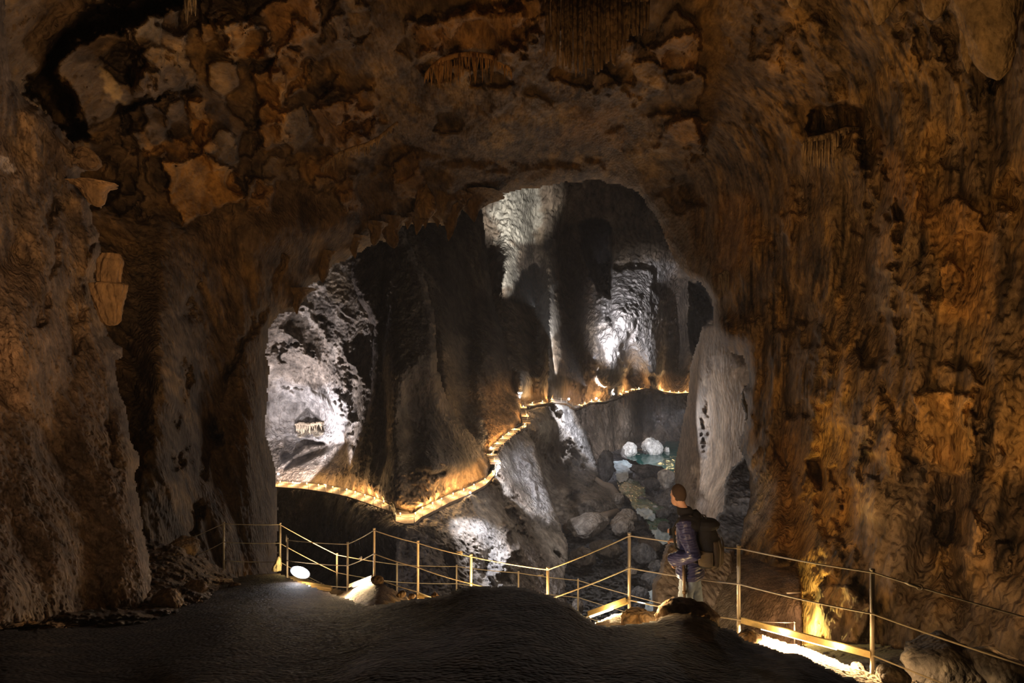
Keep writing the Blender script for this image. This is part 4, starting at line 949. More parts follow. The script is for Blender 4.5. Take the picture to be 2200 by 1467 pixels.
# path lamps: small warm fittings along the inner edge of the deck
LP = [(602, 1043), (628, 1046), (660, 1049), (686, 1053), (716, 1059), (745, 1066), (764, 1072), (784, 1079), (804, 1086), (824, 1093), (843, 1101), (862, 1114), (890, 1116), (908, 1106), (928, 1098), (950, 1088), (972, 1075), (995, 1065), (1018, 1053), (1042, 1041), (1058, 1022), (1063, 1004), (1056, 988), (1059, 972), (1068, 960), (1080, 947), (1093, 938), (1106, 929), (1126, 918), (1131, 900), (1125, 880),
      (1144, 870), (1166, 866), (1188, 862), (1246, 874), (1256, 869), (1270, 863), (1288, 861), (1306, 860), (1322, 855), (1334, 851), (1346, 846), (1358, 840), (1374, 836), (1392, 834), (1408, 836), (1424, 841), (1440, 844), (1458, 845), (1474, 843)]
for k, (x, y) in enumerate(LP):
    j = min(range(len(Wd)), key=lambda i: (Wd[i][0] - x) ** 2 + (Wd[i][1] - y) ** 2)
    p = PO[j]; Yd = p.y
    q = Vector((p.x * (1 + 1.6 / p.y), p.y + 1.6, p.z + .55))
    t = bpy.data.objects.new('path_lamp', None); col.objects.link(t); t.location = q - Vector((0, 0, .45)); t.empty_display_size = .2
    where = 'on the low left run of the cliff path' if x < 850 else 'on the cliff path bend' if x < 900 else 'on the path rising to the zigzag' if x < 1050 else 'on the zigzag steps' if x < 1140 else 'on the level far path' if x < 1300 else 'on the highest far stretch of the path'
    tag(t, 'tiny warm lamp glowing ' + where, 'lamp', 'path lamps ' + where)
    mb = MB().tube([(0, 0, 0), (0, 0, .40)], .04, 6); mb.build('lamp_post', M['metal'], t)
    sz = .075 if Yd < 130 else .11
    bm = bmesh.new(); bmesh.ops.create_icosphere(bm, subdivisions=2, radius=sz)
    me = bpy.data.meshes.new('lamp_head'); bm.to_mesh(me); bm.free(); me.materials.append(M['pathlamp'])
    h = bpy.data.objects.new('lamp_head', me); col.objects.link(h); h.parent = t; h.location = (0, 0, .42)
    point('path_light', q + Vector((0, -.1, .12)), LAMP_W * (Yd / 80.) ** 1.15, WARM, .25)

# ------------------------------------------------------------------ railings on the near path
POST_R, CAB_R = .021, .0085


def railing(name, label, posts, cables, base_drop, extra=()):
    """posts: (px, py_top, Y); cables: list of lists of points"""
    r = empty(name, at(posts[0][0], posts[0][1], posts[0][2]) - Vector((0, 0, 1.05))); tag(r, label, 'railing')
    L0 = tuple(r.location)
    for (px, py, Y, h) in posts:
        t = at(px, py, Y)
        mb = MB().tube([t - Vector((0, 0, h)), t + Vector((0, 0, .012))], POST_R, 12)
        mb.tube([t + Vector((0, 0, .0)), t + Vector((0, 0, .02))], POST_R * 1.18, 12)
        o = mesh_obj('post', mb.V, mb.F, M['metal'], r, loc=L0); o.location = (0, 0, 0)
    for cb in cables:
        mb = MB().tube([Vector(p) for p in cb], CAB_R, 8)
        o = mesh_obj('cable', mb.V, mb.F, M['cable'], r, loc=L0); o.location = (0, 0, 0)
        if cb is cables[0]: c0 = o
    for (p, d) in extra:
        p = Vector(p); d = Vector(d).normalized()
        mb = MB().tube([p - d * .07, p - d * .03, p + d * .03, p + d * .07], [.007, .017, .017, .007], 8)
        pts = [p + d * .05 + (d * math.cos(a) + Vector((0, 0, 1)) * math.sin(a)) * .026 for a in np.linspace(0, 2 * math.pi, 13)]
        mb.tube(pts, .006, 6, cap=False)
        o = mesh_obj('turnbuckle', mb.V, mb.F, M['metal'], c0, loc=L0); o.location = (0, 0, 0)
    return r


def run(pts, sub=6, sag=.015):
    out = []
    for a, b in zip(pts[:-1], pts[1:]):
        for k in range(sub):
            t = k / sub; p = a.lerp(b, t); p.z -= sag * 4 * t * (1 - t); out.append(p)
    out.append(pts[-1]); return out


NP = [(617, 1158, 11.6), (747, 1167, 11.1), (804, 1137, 10.2), (898, 1164, 9.75), (1012, 1193, 8.85), (1177, 1221, 8.0), (1352, 1148, 7.44), (1587, 1175, 6.71), (1874, 1226, 5.77), (2290, 1345, 4.75)]
NT = [at(*p) for p in NP]
cabs = []
for k, dz in enumerate((.01, .43, .85)):
    cabs.append(run([p - Vector((0, POST_R, dz)) for p in NT]))
rail_near = railing('cable_railing', 'nearest steel post and cable railing, along the path just beyond the person', [(p[0], p[1], p[2], 1.07) for p in NP], cabs, 1.07,
                    extra=[(at(986, 1186, 9.05), NT[4] - NT[3]), (at(1962, 1257, 5.5), NT[9] - NT[8]), (at(774, 1199, 10.7), NT[2] - NT[1]), (at(615, 1157, 11.55), (0, 0, 1))])
LPs = [(481, 1123, 12.9), (602, 1125, 12.8), (724, 1190, 13.4), (853, 1211, 13.6), (981, 1215, 13.9), (1114, 1229, 14.0), (1242, 1245, 14.0), (1434, 1298, 13.0), (1560, 1352, 11.5)]
LT = [at(*p) for p in LPs]
start = at(372, 1171, 13.2)
cabs = []
for k, dz in enumerate((.01, .43, .85)):
    s_ = [start - Vector((0, 0, 0))] if k == 0 else ([at(412, 1197, 13.1)] if k == 1 else [])
    cabs.append(run(s_ + [p - Vector((0, POST_R, dz)) for p in LT]))
rail_low = railing('cable_railing', 'lower steel cable railing on the gorge side, from the left corner behind the near railing', [(p[0], p[1], p[2], 1.07) for p in LPs], cabs, 1.07,
                   extra=[(at(371, 1170, 13.15), (1, 0, .4)), (at(1161, 1236, 13.9), (1, 0, -.05))])
# short rail in the passage by the lit wall
SP = [(1708, 1337, 12.6), (1600, 1333, 12.9)]
ST = [at(*p) for p in SP]
railing('cable_railing', 'short thin rail in the hollow near the glowing slit of the right wall', [(SP[0][0], SP[0][1], SP[0][2], .7)], [run([ST[0], ST[1]])], 0)
mb = MB().tube([at(1690, 1274, 13.2), at(1720, 1272, 13.2)], .02, 8)
o = mb.build('handrail', M['metal']); tag(o, 'stub of metal handrail above the glowing slit in the right wall', 'rail')



def ell0(c, r, ax):
    bm = bmesh.new(); bmesh.ops.create_icosphere(bm, subdivisions=3, radius=1)
    V = [Vector(c) + Vector(ax[0]) * v.co.x * r[0] + Vector(ax[1]) * v.co.y * r[1] + Vector(ax[2]) * v.co.z * r[2] for v in bm.verts]
    Fc = [[v.index for v in f.verts] for f in bm.faces]; bm.free(); return V, Fc


# ------------------------------------------------------------------ strip lights hung under the lowest cable
def strip(a, b, lit, label, drop=.05, face=(0, -.35, -1), width=.05):
    """channel housing from a to b; lit = (t0, t1) part with a glowing tube"""
    a = Vector(a); b = Vector(b); d = (b - a).normalized(); fz = Vector(face); fz = (fz - d * fz.dot(d)).normalized(); sd = d.cross(fz)
    t = empty('strip_light', a); tag(t, label, 'strip light')
    L0 = tuple(a)
    c = (a + b) / 2
    mb = MB().box(c, ((b - a).length / 2, width * .5, .018), [d, sd, fz])
    mb.box(c - fz * .0 + sd * width * .5, ((b - a).length / 2, .006, .032), [d, sd, fz])
    mb.box(c - sd * width * .5, ((b - a).length / 2, .006, .032), [d, sd, fz])
    o = mesh_obj('housing', mb.V, mb.F, M['housing'], t, smooth=False, loc=L0); o.location = (0, 0, 0)
    p, q = a.lerp(b, lit[0]) + fz * .03, a.lerp(b, lit[1]) + fz * .03
    mb = MB().tube([p, q], .017, 10)
    o = mesh_obj('glowing_tube', mb.V, mb.F, M['led'], t, loc=L0); o.location = (0, 0, 0)
    return (p + q) / 2, (q - p).length, d, fz


def onrail(i, t, dz):
    return NT[i].lerp(NT[i + 1], t) - Vector((0, POST_R + .01, dz))


LED = (1, .70, .36)
c, ln, d, fz = strip(onrail(7, .02, .84), onrail(7, .98, .84), (.17, .76), 'long glowing strip light under the rail near the right corner, over the lit path')
area('strip_glow_or_fill', c + fz * .03, c + fz, STRIP_W * 1.5, LED, ln, .05, d)
c, ln, d, fz = strip(onrail(5, .52, .84), onrail(5, .97, .84), (.02, .62), 'glowing strip light sloping up to the tall post left of the person', face=(0, -.9, -.8))
area('strip_glow_or_fill', c + fz * .03, c + fz, STRIP_W * .8, LED, ln, .05, d)
c2s = c
c, ln, d, fz = strip(onrail(1, .12, .84), onrail(1, .97, .84), (.15, .96), 'glowing strip light over the small lit wedge of path', face=(.2, -.7, -.9))
area('strip_glow_or_fill', c + fz * .03, c + fz, STRIP_W * .55, LED, ln, .05, d)
c, ln, d, fz = strip(onrail(0, .05, .86), onrail(0, .75, .90), (.04, .50), 'dazzling white strip light on the near railing at the left, facing the camera', face=(.1, -1, -.25), width=.07)
area('strip_glow_or_fill', c + fz * .04, c + fz, STRIP_W * .28, (1, .86, .78), ln, .05, d)
c, ln, d, fz = strip(onrail(3, .02, .90), onrail(3, .45, .93), (.1, .9), 'strip light half hidden behind the dark mound', face=(0, .2, -1))
area('strip_glow_or_fill', c + fz * .03, c + fz, STRIP_W * .5, LED, ln, .05, d)
for q, pw in ((onrail(7, .3, .80), 5), (onrail(7, .7, .80), 5), (onrail(5, .75, .80), 8), (onrail(1, .6, .80), 6), (onrail(3, .3, .80), 6), (onrail(0, .3, .75), 6)):
    point('strip_glow_or_fill', q + Vector((0, -.12, 0)), pw * 1.4, (1, .68, .3), .06)
point('strip_glow_or_fill', at(1400, 1290, 6.15), 16, (1, .66, .3), .06)  # added point with no fitting, brightens the brown boulder
# bright flood shape added to imitate the strip light's glare
fl = empty('floodlight', at(645, 1229, 11.2)); tag(fl, 'oblong white glare shape added over the strip light at the left', 'lamp')
mb = MB(); prof = [(0, .09), (.08, .085), (.13, .05), (.16, .03)]
ax = Vector((.25, -1, .05)).normalized()
mb.tube([-ax * p[0] for p in prof], [p[1] for p in prof], 20); mb.build('lamp_housing', M['housing'], fl)
lx_ = Vector((.86, .2, -.42)).normalized(); lx_ = (lx_ - ax * lx_.dot(ax)).normalized(); ly_ = ax.cross(lx_)
mb = MB(); mb.add(*ell0(ax * .01, (.20, .03, .105), (lx_, ax, ly_))); mb.build('lens', M['flare'], fl)
spot('flood_light', fl.location + ax * .05, fl.location + ax * 5 + Vector((0, 0, -1.2)), FLOOD_W, (.9, .92, 1), 150, .5, .12)
# little lit stalagmite beside the left corner
o = lathe_rock('stalagmite', 597, 1195, 1224, 12.4, [(0, .15), (.2, .45), (.45, .6), (.7, .85), (1, 1)], 20, 'near', 'pale', 'small cream stalagmite glowing in lamp light beside the left corner post', 'stalagmite', None, 77, .12, (.75, .6, .36))
point('strip_glow_or_fill', at(612, 1216, 12.15), 9, (1, .75, .3), .05)

# ------------------------------------------------------------------ person
PC = at(1484, 1375, 6.6)                      # feet on the path
FW = Vector((-.85, .527, 0)); LF = Vector((-.527, -.85, 0)); UP = Vector((0, 0, 1))


def pb(f, l, z):
    return PC + FW * f + LF * l + UP * z


HC = pb(.15, .0, 1.655)                       # head centre
hd = Vector((-.40, .91, -.08)).normalized()   # where the head looks
hl = UP.cross(hd).normalized(); hu = hd.cross(hl).normalized()


def hp(f, l, u):
    return HC + hd * f + hl * l + hu * u


def ell(c, r, ax, n=2):
    bm = bmesh.new(); bmesh.ops.create_icosphere(bm, subdivisions=n + 1, radius=1)
    V = [Vector(c) + Vector(ax[0]) * v.co.x * r[0] + Vector(ax[1]) * v.co.y * r[1] + Vector(ax[2]) * v.co.z * r[2] for v in bm.verts]
    Fc = [[v.index for v in f.verts] for f in bm.faces]; bm.free(); return V, Fc


def loft(mb, rings, seg=20):
    """rings: (centre, axis_a, axis_b, ra, rb) closed solid"""
    V = []; Fc = []
    for (c, a, b, ra, rb) in rings:
        for k in range(seg):
            t = 2 * math.pi * k / seg
            V.append(Vector(c) + Vector(a) * math.cos(t) * ra + Vector(b) * math.sin(t) * rb)
    for i in range(len(rings) - 1):
        for k in range(seg):
            k2 = (k + 1) % seg; Fc.append([i * seg + k, i * seg + k2, (i + 1) * seg + k2, (i + 1) * seg + k])
    Fc.append(list(range(seg))[::-1]); Fc.append([(len(rings) - 1) * seg + k for k in range(seg)])
    return mb.add(V, Fc)


def remeshed(mb, name, mat, parent, vox, smooth=2, wr=None, colors=None):
    """fuse the collected solids into one continuous skin"""
    me = bpy.data.meshes.new(name); me.from_pydata([tuple(v - PC) for v in map(Vector, mb.V)], [], mb.F); me.update()
    o = bpy.data.objects.new(name, me); col.objects.link(o)
    md = o.modifiers.new('r', 'REMESH'); md.mode = 'VOXEL'; md.voxel_size = vox
    ms = o.modifiers.new('s', 'SMOOTH'); ms.iterations = smooth; ms.factor = .5
    dg = bpy.context.evaluated_depsgraph_get(); ev = o.evaluated_get(dg)
    m2 = bpy.data.meshes.new_from_object(ev); o.modifiers.clear(); o.data = m2; m2.name = name
    n = len(m2.vertices); V = np.zeros(n * 3, np.float32); m2.vertices.foreach_get('co', V); V = V.reshape(-1, 3)
    if wr is not None:
        N = np.zeros(n * 3, np.float32); m2.vertices.foreach_get('normal', N); N = N.reshape(-1, 3)
        V = V + N * wr(V)[:, None]; m2.vertices.foreach_set('co', V.ravel())
    m2.materials.clear(); m2.materials.append(mat)
    m2.polygons.foreach_set('use_smooth', np.ones(len(m2.polygons), bool))
    m2.update()
    if parent: o.parent = parent
    return o


M['skin'] = plain('skin', (.52, .29, .19), .55, 0, .1, 60, .08)
M['hair'] = plain('short_brown_hair', (.055, .032, .02), .75, 0, .8, 400, .4)
M['jacket'] = plain('blue_quilted_nylon', (.050, .050, .125), .33, 0, .15, 120, .15)
M['collar'] = plain('black_fleece', (.012, .011, .013), .85, 0, .4, 200, .3)
M['jeans'] = plain('pale_denim', (.27, .33, .43), .85, 0, .4, 220, .25)
M['pack'] = plain('black_pack_fabric', (.016, .014, .013), .8, 0, .3, 150, .3)
M['packtan'] = plain('brown_pack_fabric', (.10, .07, .04), .8, 0, .3, 150, .3)
M['shoe'] = plain('dark_leather', (.05, .04, .035), .6)
M['black'] = plain('black_plastic', (.012, .012, .014), .3)
M['pole'] = plain('bronze_tube', (.12, .075, .045), .5, .3)

person_o = None
mb = MB()
# head, jaw, nose, ears, neck, torso, arms, hands, legs: one fused skin
mb.add(*ell(hp(-.012, 0, .02), (.098, .076, .112), (hd, hl, hu)))
mb.add(*ell(hp(.035, 0, -.06), (.062, .056, .066), (hd, hl, hu)))
mb.add(*ell(hp(.102, 0, -.025), (.018, .013, .026), (hd, hl, hu), 1))
mb.add(*ell(hp(.083, 0, -.075), (.016, .024, .008), (hd, hl, hu), 1))
mb.add(*ell(hp(.078, 0, .012), (.022, .045, .010), (hd, hl, hu), 1))
for s in (-1, 1):
    mb.add(*ell(hp(-.004, s * .078, -.014), (.019, .010, .033), (hd, hl, hu), 1))
    mb.add(*ell(hp(.084, s * .031, -.004), (.012, .013, .008), (hd, hl, hu), 1))
loft(mb, [(hp(-.02, 0, -.05), hd, hl, .062, .056), (pb(.095, 0, 1.53), FW, LF, .060, .056), (pb(.06, 0, 1.47), FW, LF, .064, .066), (pb(.03, 0, 1.41), FW, LF, .09, .14)])
loft(mb, [(pb(.0, 0, .86), FW, LF, .10, .15), (pb(0, 0, 1.0), FW, LF, .10, .145), (pb(.02, 0, 1.15), FW, LF, .10, .145), (pb(.03, 0, 1.3), FW, LF, .105, .16), (pb(.03, 0, 1.42), FW, LF, .075, .15)])
SHL, ELL, WRL = pb(.02, .19, 1.39), pb(-.10, .265, 1.09), pb(.175, .18, .955)
SHR, ELR, WRR = pb(.03, -.19, 1.39), pb(.14, -.30, 1.13), pb(.305, -.14, 1.175)
mb.tube([SHL, SHL.lerp(ELL, .5), ELL, ELL.lerp(WRL, .5), WRL], [.055, .05, .042, .038, .027], 12)
mb.tube([SHR, SHR.lerp(ELR, .5), ELR, ELR.lerp(WRR, .5), WRR], [.055, .05, .042, .038, .027], 12)


def hand(mb, wr, fdir, palm_n, thumb_side, curl):
    fdir = Vector(fdir).normalized(); pn = Vector(palm_n); pn = (pn - fdir * pn.dot(fdir)).normalized(); sd = fdir.cross(pn)
    pc = wr + fdir * .055
    mb.add(*ell(pc, (.055, .018, .042), (fdir, pn, sd), 1))
    for k, (o_, L) in enumerate(((-.031, .066), (-.010, .076), (.011, .071), (.031, .056))):
        p = wr + fdir * .098 + sd * o_
        pts = [p - fdir * .02, p]; a = 0.
        for j, f_ in enumerate((.45, .32, .23)):
            a += curl[j]
            p = p + (fdir * math.cos(a) + pn * math.sin(a)) * L * f_; pts.append(p)
        mb.tube(pts, [.0095, .0095, .009, .0082, .0065], 8)
    b = wr + fdir * .025 + sd * thumb_side * .034
    q = b + (fdir * .6 + sd * thumb_side * .7 + pn * .35).normalized() * .045
    r_ = q + (fdir * .8 + pn * .55 + sd * thumb_side * .1).normalized() * .034
    mb.tube([b - sd * thumb_side * .012, q, r_], [.013, .0105, .008], 8)


# right hand closes over the top cable, left hand in the jacket pocket
cpt = None
a_, b_ = NT[6], NT[7]
tt = (1437 - 1352) / (1587 - 1352)
cpt = a_.lerp(b_, .37) - Vector((0, POST_R, .022))
WRR = cpt + Vector((.105, -.085, .035))
mb.tube([ELR, WRR], [.038, .026], 10)
hand(mb, WRR, (cpt + Vector((-.0, 0, .018)) - WRR), (0, .25, -1), -1, (.5, 1.0, .8))
hand(mb, WRL, (FW * .05 - UP * .6 - LF * .95), (-FW.x, -FW.y, 0), 1, (.3, .4, .3))
for s, (f, z0) in ((1, (.03, 0)), (-1, (-.05, 0))):
    mb.tube([pb(0, s * .09, .93), pb(.02, s * .095, .70), pb(f + .015, s * .095, .48), pb(f - .02, s * .095, .28), pb(f - .02, s * .095, .07)], [.085, .075, .055, .052, .038], 14)
    mb.add(*ell(pb(f + .06, s * .10, .035), (.125, .042, .036), (FW, LF, UP), 1))
person = remeshed(mb, 'person', M['skin'], None, .0062, 1)
person.location = PC
tag(person, 'person from behind in blue quilted jacket and pale jeans, one hand on the cable', 'person')
# cropped hair
mb = MB(); mb.add(*ell(hp(-.018, 0, .027), (.1, .0795, .113), (hd, hl, hu), 3))
Vh = [];
keep = []
for v in mb.V:
    q = Vector(v) - HC; f_, u_ = q.dot(hd), q.dot(hu)
    keep.append(not (u_ < -.052 + .0 * f_ or (f_ > .01 and u_ < .055 + .2 * (f_ - .01)) or (f_ > -.03 and u_ < -.01)))
Fh = [f for f in mb.F if all(keep[i] for i in f)]
used = sorted({i for f in Fh for i in f}); mp = {k: i for i, k in enumerate(used)}
o = mesh_obj('hair', [Vector(mb.V[i]) - PC for i in used], [[mp[i] for i in f] for f in Fh], M['hair'], person); o.location = (0, 0, 0)
# jacket: quilted, shoulders to hips, both sleeves
mb = MB()
loft(mb, [(pb(.01, 0, .745), FW, LF, .155, .205), (pb(.01, 0, .80), FW, LF, .16, .21), (pb(0, 0, .90), FW, LF, .145, .19), (pb(.01, 0, 1.02), FW, LF, .135, .178), (pb(.02, 0, 1.15), FW, LF, .135, .178), (pb(.03, 0, 1.28), FW, LF, .135, .19), (pb(.03, 0, 1.37), FW, LF, .115, .185), (pb(.035, 0, 1.43), FW, LF, .09, .13), (pb(.05, 0, 1.47), FW, LF, .075, .09)], 28)
mb.tube([pb(.02, .13, 1.37), SHL, SHL.lerp(ELL, .5) + FW * .01, ELL, ELL.lerp(WRL, .5), WRL - (WRL - ELL).normalized() * .0], [.09, .100, .092, .086, .082, .068], 16)
mb.tube([pb(.03, -.13, 1.37), SHR, SHR.lerp(ELR, .5), ELR, ELR.lerp(WRR, .5), ELR.lerp(WRR, .93)], [.085, .085, .076, .066, .058, .045], 16)


def quilt(V):
    z = V[:, 2] + .25 * (V @ np.array(FW[:], np.float32)) + .012 * perlin(V[:, 0] * 9, V[:, 1] * 9, V[:, 2] * 9) * 1.6
    return .004 * np.abs(np.sin(z * math.pi / .030)) + .006 * perlin(V[:, 0] * 14, V[:, 1] * 14, V[:, 2] * 45) - .003


remeshed(mb, 'jacket', M['jacket'], person, .0075, 2, quilt)
mb = MB()
loft(mb, [(pb(.055, 0, 1.45), FW, LF, .10, .112), (pb(.06, 0, 1.48), FW, LF, .096, .102), (pb(.072, 0, 1.515), FW, LF, .088, .086), (pb(.082, 0, 1.535), FW, LF, .083, .078)], 24)
mb.add(*ell(pb(-.055, 0, 1.43), (.075, .13, .065), (FW, LF, UP), 2)); mb.add(*ell(pb(-.005, .09, 1.435), (.10, .10, .05), (FW, LF, UP), 2)); mb.add(*ell(pb(-.02, .15, 1.385), (.105, .10, .07), (FW, LF, UP), 2)); mb.add(*ell(pb(-.06, .05, 1.38), (.10, .16, .09), (FW, LF, UP), 2))
remeshed(mb, 'hood', M['collar'], person, .008, 2)['label'] = 'black hood folded behind the neck'
# jeans
mb = MB()
for s, f in ((1, .03), (-1, -.05)):
    mb.tube([pb(0, s * .085, .92), pb(.01, s * .092, .72), pb(f + .015, s * .095, .48), pb(f - .02, s * .095, .26), pb(f - .02, s * .095, .075)], [.100, .096, .078, .074, .066], 18)
mb.add(*ell(pb(-.01, 0, .86), (.105, .145, .11), (FW, LF, UP), 2))
remeshed(mb, 'jeans', M['jeans'], person, .009, 2, lambda V: .006 * perlin(V[:, 0] * 16, V[:, 1] * 16, V[:, 2] * 30))
for s, f in ((1, .03), (-1, -.05)):
    mb = MB(); mb.add(*ell(pb(f + .055, s * .10, .045), (.14, .052, .046), (FW, LF, UP), 2))
    o = mesh_obj('shoe', [Vector((v[0], v[1], max(v[2], PC.z + .004))) - PC for v in mb.V], mb.F, M['shoe'], person); o.location = (0, 0, 0)

# backpack
bp_ = empty('backpack', pb(-0.229, 0, .9)); tag(bp_, 'black and brown hiking backpack on the person\'s back', 'backpack')
L0 = tuple(bp_.location)


def addp(name, mb, mat, parent=bp_, vox=.009, wr=None):
    o = remeshed(mb, name, mat, None, vox, 2, wr)
    V = np.zeros(len(o.data.vertices) * 3, np.float32); o.data.vertices.foreach_get('co', V); V = V.reshape(-1, 3) + np.array((PC - Vector(L0))[:], np.float32)
    o.data.vertices.foreach_set('co', V.ravel()); o.data.update(); o.parent = parent
    return o


mb = MB()
loft(mb, [(pb(-0.160, 0, .90), FW, LF, .06, .12), (pb(-0.190, 0, .925), FW, LF, .11, .145), (pb(-0.199, 0, 1.05), FW, LF, .13, .155), (pb(-0.190, 0, 1.2), FW, LF, .125, .155), (pb(-0.173, 0, 1.33), FW, LF, .10, .145), (pb(-0.151, 0, 1.40), FW, LF, .06, .11)], 24)
addp('body', mb, M['pack'], wr=lambda V: .008 * perlin(V[:, 0] * 11, V[:, 1] * 11, V[:, 2] * 9))
mb = MB(); loft(mb, [(pb(-0.177, 0, 1.345), FW, LF, .13, .16), (pb(-0.194, 0, 1.39), FW, LF, .135, .155), (pb(-0.181, 0, 1.425), FW, LF, .10, .12), (pb(-0.173, 0, 1.435), FW, LF, .05, .07)], 24)
addp('lid', mb, M['pack'], wr=lambda V: .006 * perlin(V[:, 0] * 12, V[:, 1] * 12, V[:, 2] * 12))
mb = MB(); loft(mb, [(pb(-0.272, 0, .915), FW, LF, .05, .11), (pb(-0.293, 0, .95), FW, LF, .065, .125), (pb(-0.298, 0, 1.10), FW, LF, .06, .125), (pb(-0.285, 0, 1.22), FW, LF, .035, .11)], 20)
fpk = addp('front_pocket', mb, M['packtan'])
mb = MB(); loft(mb, [(pb(-0.203, .15, .95), FW, LF, .08, .04), (pb(-0.203, .155, 1.0), FW, LF, .085, .045), (pb(-0.203, .15, 1.12), FW, LF, .08, .03)], 16)
addp('side_pocket', mb, M['packtan'])
for s in (-1, 1):
    mb = MB().tube([pb(-0.130, s * .10, 1.40), pb(-0.030, s * .125, 1.475), pb(.10, s * .13, 1.42), pb(.17, s * .125, 1.28), pb(.13, s * .16, 1.1), pb(-0.080, s * .175, .98), pb(-0.134, s * .14, .96)], [.018, .021, .021, .02, .014, .01, .01], 8)
    o = mesh_obj('shoulder_strap', mb.V, mb.F, M['pack'], bp_, loc=L0); o.location = (0, 0, 0)
mb = MB().tube([pb(-0.130, 0, 1.435), pb(-0.126, 0, 1.475), pb(-0.160, 0, 1.475), pb(-0.177, 0, 1.435)], .010, 8)
o = mesh_obj('grab_loop', mb.V, mb.F, M['pack'], bp_, loc=L0); o.location = (0, 0, 0)
for lz in (.10, -.05):
    mb = MB().tube([pb(-0.332, lz, 1.24), pb(-0.353, lz, 1.15), pb(-0.353, lz, 1.0), pb(-0.332, lz, .93), pb(-0.272, lz, .90)], .007, 6)
    o = mesh_obj('compression_strap', mb.V, mb.F, M['packtan'], fpk, loc=L0); o.location = (0, 0, 0)

# slim pole hanging beside the leg, phone above the cable
mb = MB().tube([pb(.02, .235, .98), pb(.01, .235, .62)], .017, 10).tube([pb(.01, .235, .655), pb(.01, .235, .625)], .024, 10).tube([pb(.01, .235, .62), pb(.0, .235, .31)], .014, 10)
o = mb.build('walking_pole', M['pole'], loc=tuple(pb(.01, .235, .6))); tag(o, 'slim dark brown pole hanging upright against the person\'s near leg', 'pole')
pc_ = at(1441, 1142, 6.78)
mb = MB().box(pc_, (.022, .006, .045), [(1, .15, 0), (0, 1, .1), (0, -.1, 1)])
o = mb.build('phone', M['black'], smooth=False, loc=tuple(pc_), bevel=.004); tag(o, 'small black phone held just above the cable in front of the person', 'phone')

# stones along the path edge
rng = random.Random(5)
for i, (x, y, Y, s, lab) in enumerate([(862, 1276, 9.4, .07, 'small stone just below the third rail post on the lit wedge of path'), (884, 1281, 9.2, .06, 'grey stone at the right edge of the lit wedge of path'), (936, 1282, 8.9, .08, 'stone between the lit wedge and the dark mound'), (812, 1246, 10.0, .10, 'rounded orange stone at the foot of the rail post by the lit wedge'),
                                  (1366, 1332, 6.9, .17, 'rounded orange boulder glowing at the foot of the tall post'), (1400, 1334, 6.6, .14, 'low orange stone between the tall post and the person'), (1478, 1330, 5.95, .26, 'smooth brown boulder in front of the person\'s feet'),
                                  (1612, 1372, 6.2, .12, 'lit stone at the foot of the post right of the person'), (1846, 1436, 5.9, .07, 'yellow lit stone left of the foot of the right post'), (1918, 1452, 5.6, .12, 'lit stone right of the foot of the right post'),
                                  (2040, 1437, 6.6, .45, 'large dark boulder beyond the rail at the lower right'), (2150, 1440, 6.2, .3, 'smaller dark boulder at the lower right edge'),
                                  (360, 1290, 8.2, .2, 'brown block among the rubble below the left wall'), (420, 1262, 9.6, .16, 'small brown block on the rubble bank near the path'), (389, 1180, 12.6, .34, 'knobbly brown block at the top of the rubble bank by the cable end'), (505, 1262, 10.8, .12, 'small stone at the tip of the rubble bank')]):
    boulder('stone', at(x, y, Y), (s * 1.25, s, s * .8), 'near', 'warm' if y < 1430 else 'dark', lab, 'stone', seed=100 + i, amp=.3, sub=4, tilt=(0, 0, i))

# ================================================================== light
ORG = (1, .53, .17)
# added unseen fill spots behind the camera and the mound keep the hall warm
spot('hall_fill', (3.5, -1.5, -1.6), (-7.5, 9, .8), HALL * 5.2, (1, .62, .34), 90, .8, .4)
spot('hall_fill', (-.4, -1.3, -.7), (-6.6, 8.5, -.9), HALL * .75, (1, .66, .42), 62, .9, .4)
spot('hall_fill', (-3.5, -1.5, -1.0), (9.5, 11, -.6), HALL * 4.4, (1, .57, .20), 95, .8, .4)
spot('hall_fill', at(1100, 1345, 7.8), (0, 24, 9), HALL * 2.6, ORG, 130, .8, .4)
spot('hall_fill', at(700, 1240, 12.6), (-3, 22, 11), HALL * 1.5, (1, .56, .22), 130, .8, .4)
spot('hall_fill', at(1330, 1290, 10.5), (8, 20, 3), HALL * 2.2, ORG, 130, .8, .4)
spot('hall_fill', (5.3, 6.1, -3.2), (10.5, 11.5, -1.0), HALL * .9, (1, .58, .24), 110, .9, .3)
spot('near_fill', (-3.2, 1.5, -1.2), PC + Vector((0, 0, 1.05)), 220, (.86, .88, 1), 18, .5, .1)  # added cool spot to brighten the person, no lamp stands here
spot('beam_or_fill', at(1500, 1062, 12), at(1585, 1070, 24), 1500, (.85, .9, 1), 22, .8, .3)  # added unseen spot that lifts the dark rock
spot('near_fill', at(1380, 1285, 7.3), at(1425, 1240, 17), 700, (1, .78, .58), 34, .8, .1)  # added unseen spot for the pale rock stub
# lamp tucked behind the low slab of the right wall
point('passage_lamp', at(1720, 1330, 14.2), 330, (1, .66, .16), .05)
point('passage_lamp', at(1690, 1350, 12.6), 26, (1, .62, .38), .1)

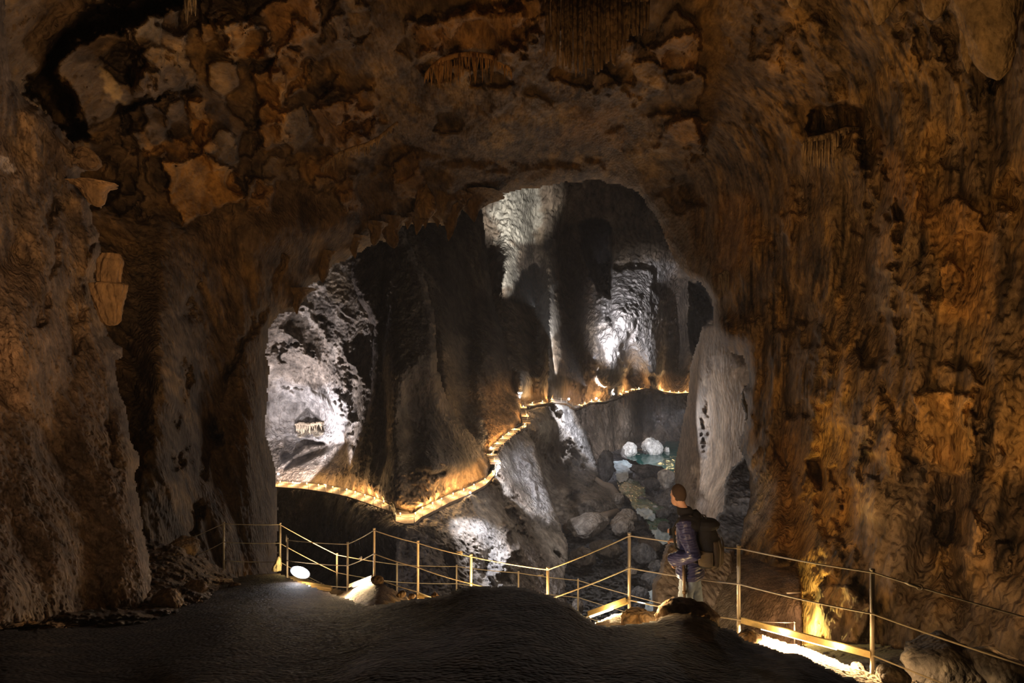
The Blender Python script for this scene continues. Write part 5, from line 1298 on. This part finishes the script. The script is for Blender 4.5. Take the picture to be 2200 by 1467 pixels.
# white floods in the gorge
CW = (.86, .88, 1.0)
FL = [  # lamp pixel+depth, target pixel+depth, power, cone, colour, label
    ((1010, 1058, 78.5), (1080, 1210, 68), .45, 95, CW, 'white floodlight on the outer rail shining down the rock spur'),
    ((1055, 962, 98), (1140, 1070, 102), 1.5, 80, CW, 'white floodlight at the foot of the zigzag steps'),
    ((1222, 857, 166), (1240, 930, 168), 1.6, 75, CW, 'bluish white floodlight on the level far path'),
    ((1281, 856, 194), (1350, 660, 222), 2.5, 46, CW, 'bluish white floodlight at the foot of the far fluted wall'),
    ((1318, 846, 205), (1300, 800, 214), 1.6, 50, CW, 'small white spot beside the far path right of the bluish one'),
    ((1116, 853, 146), (1122, 820, 142), .9, 60, (1, .97, .92), 'white floodlight behind the corner of the zigzag steps'),
    ((598, 1018, 100), (690, 880, 106), 1.1, 95, (.95, .9, 1.0), 'white lamp at the left end of the far path in the bright chamber'),
]
for (lx, ly, lY), tg, p, ang, c, lab in FL:
    L0 = at(lx, ly, lY); T0 = at(*tg)
    h = empty('floodlight', L0); tag(h, lab, 'lamp')
    ax = (T0 - L0).normalized(); s = lY / 500.
    off, upz = {1010: (.12, 2.5), 1055: (.05, -3.), 1222: (.10, 3.)}.get(lx, (.01, 0))
    MB().tube([-ax * .8 * s, -ax * .3 * s, Vector((0, 0, 0))], [.5 * s, .8 * s, 1.1 * s], 12).build('lamp_housing', M['housing'], h)
    bm = bmesh.new(); bmesh.ops.create_icosphere(bm, subdivisions=2, radius=.95 * s); me = bpy.data.meshes.new('lens'); bm.to_mesh(me); bm.free(); me.materials.append(M['spotlamp'])
    g = bpy.data.objects.new('lens', me); col.objects.link(g); g.parent = h; g.location = (0, 0, 0)
    spot('beam_or_fill', L0 * (1 - off) + UP * upz + ax * 2.2 * s, T0, p * GORGE, c, ang, .7, .3)
# added spots without fittings, brightening the chamber, far wall and spur
spot('beam_or_fill', at(640, 1035, 95), at(640, 890, 112), GORGE * .9, (.95, .9, 1), 100, .8, .3)
spot('beam_or_fill', at(700, 1046, 88), at(760, 800, 100), GORGE * .6, (.93, .9, 1), 70, .8, .3)
spot('beam_or_fill', at(1190, 740, 140), at(1112, 450, 228), GORGE * 22, (1, .97, .9), 22, .6, .3)
spot('beam_or_fill', at(1260, 830, 150), at(1178, 740, 180), GORGE * 9, (1, .96, .92), 30, .6, .3)
spot('beam_or_fill', at(1275, 770, 150), at(1362, 690, 222), GORGE * 17, (.95, .93, 1), 34, .8, .3)
spot('beam_or_fill', at(1150, 660, 170), at(1092, 590, 190), GORGE * 3, (1, .97, .9), 40, .6, .3)
spot('beam_or_fill', at(1078, 985, 84), at(1145, 1065, 103), GORGE * .9, CW, 62, .8, .3)
# added unseen spots that brighten the river, pale wall and rock stub
spot('beam_or_fill', at(1470, 880, 150), at(1392, 985, 185), GORGE * 2.6, (.95, .95, 1), 60, .8, .5)
spot('beam_or_fill', at(1420, 900, 100), at(1575, 980, 52), GORGE * .6, (1, .93, .9), 60, .8, 1.)
spot('beam_or_fill', at(1330, 1010, 80), at(1300, 1190, 95), GORGE * .22, (1, .95, .92), 110, .9, .5)
spot('beam_or_fill', at(1250, 1000, 90), at(1420, 1250, 17), GORGE * .5, (1, .9, .85), 40, .9, .5)
# added unseen points, a dim fill through the gorge
point('gorge_fill', at(1150, 900, 70), GORGE * .14, (1, .85, .72), 3.)
point('gorge_fill', at(1400, 700, 120), GORGE * .32, (1, .88, .78), 4.)
point('gorge_fill', at(760, 1150, 50), GORGE * .03, (.85, .85, 1), 2.)
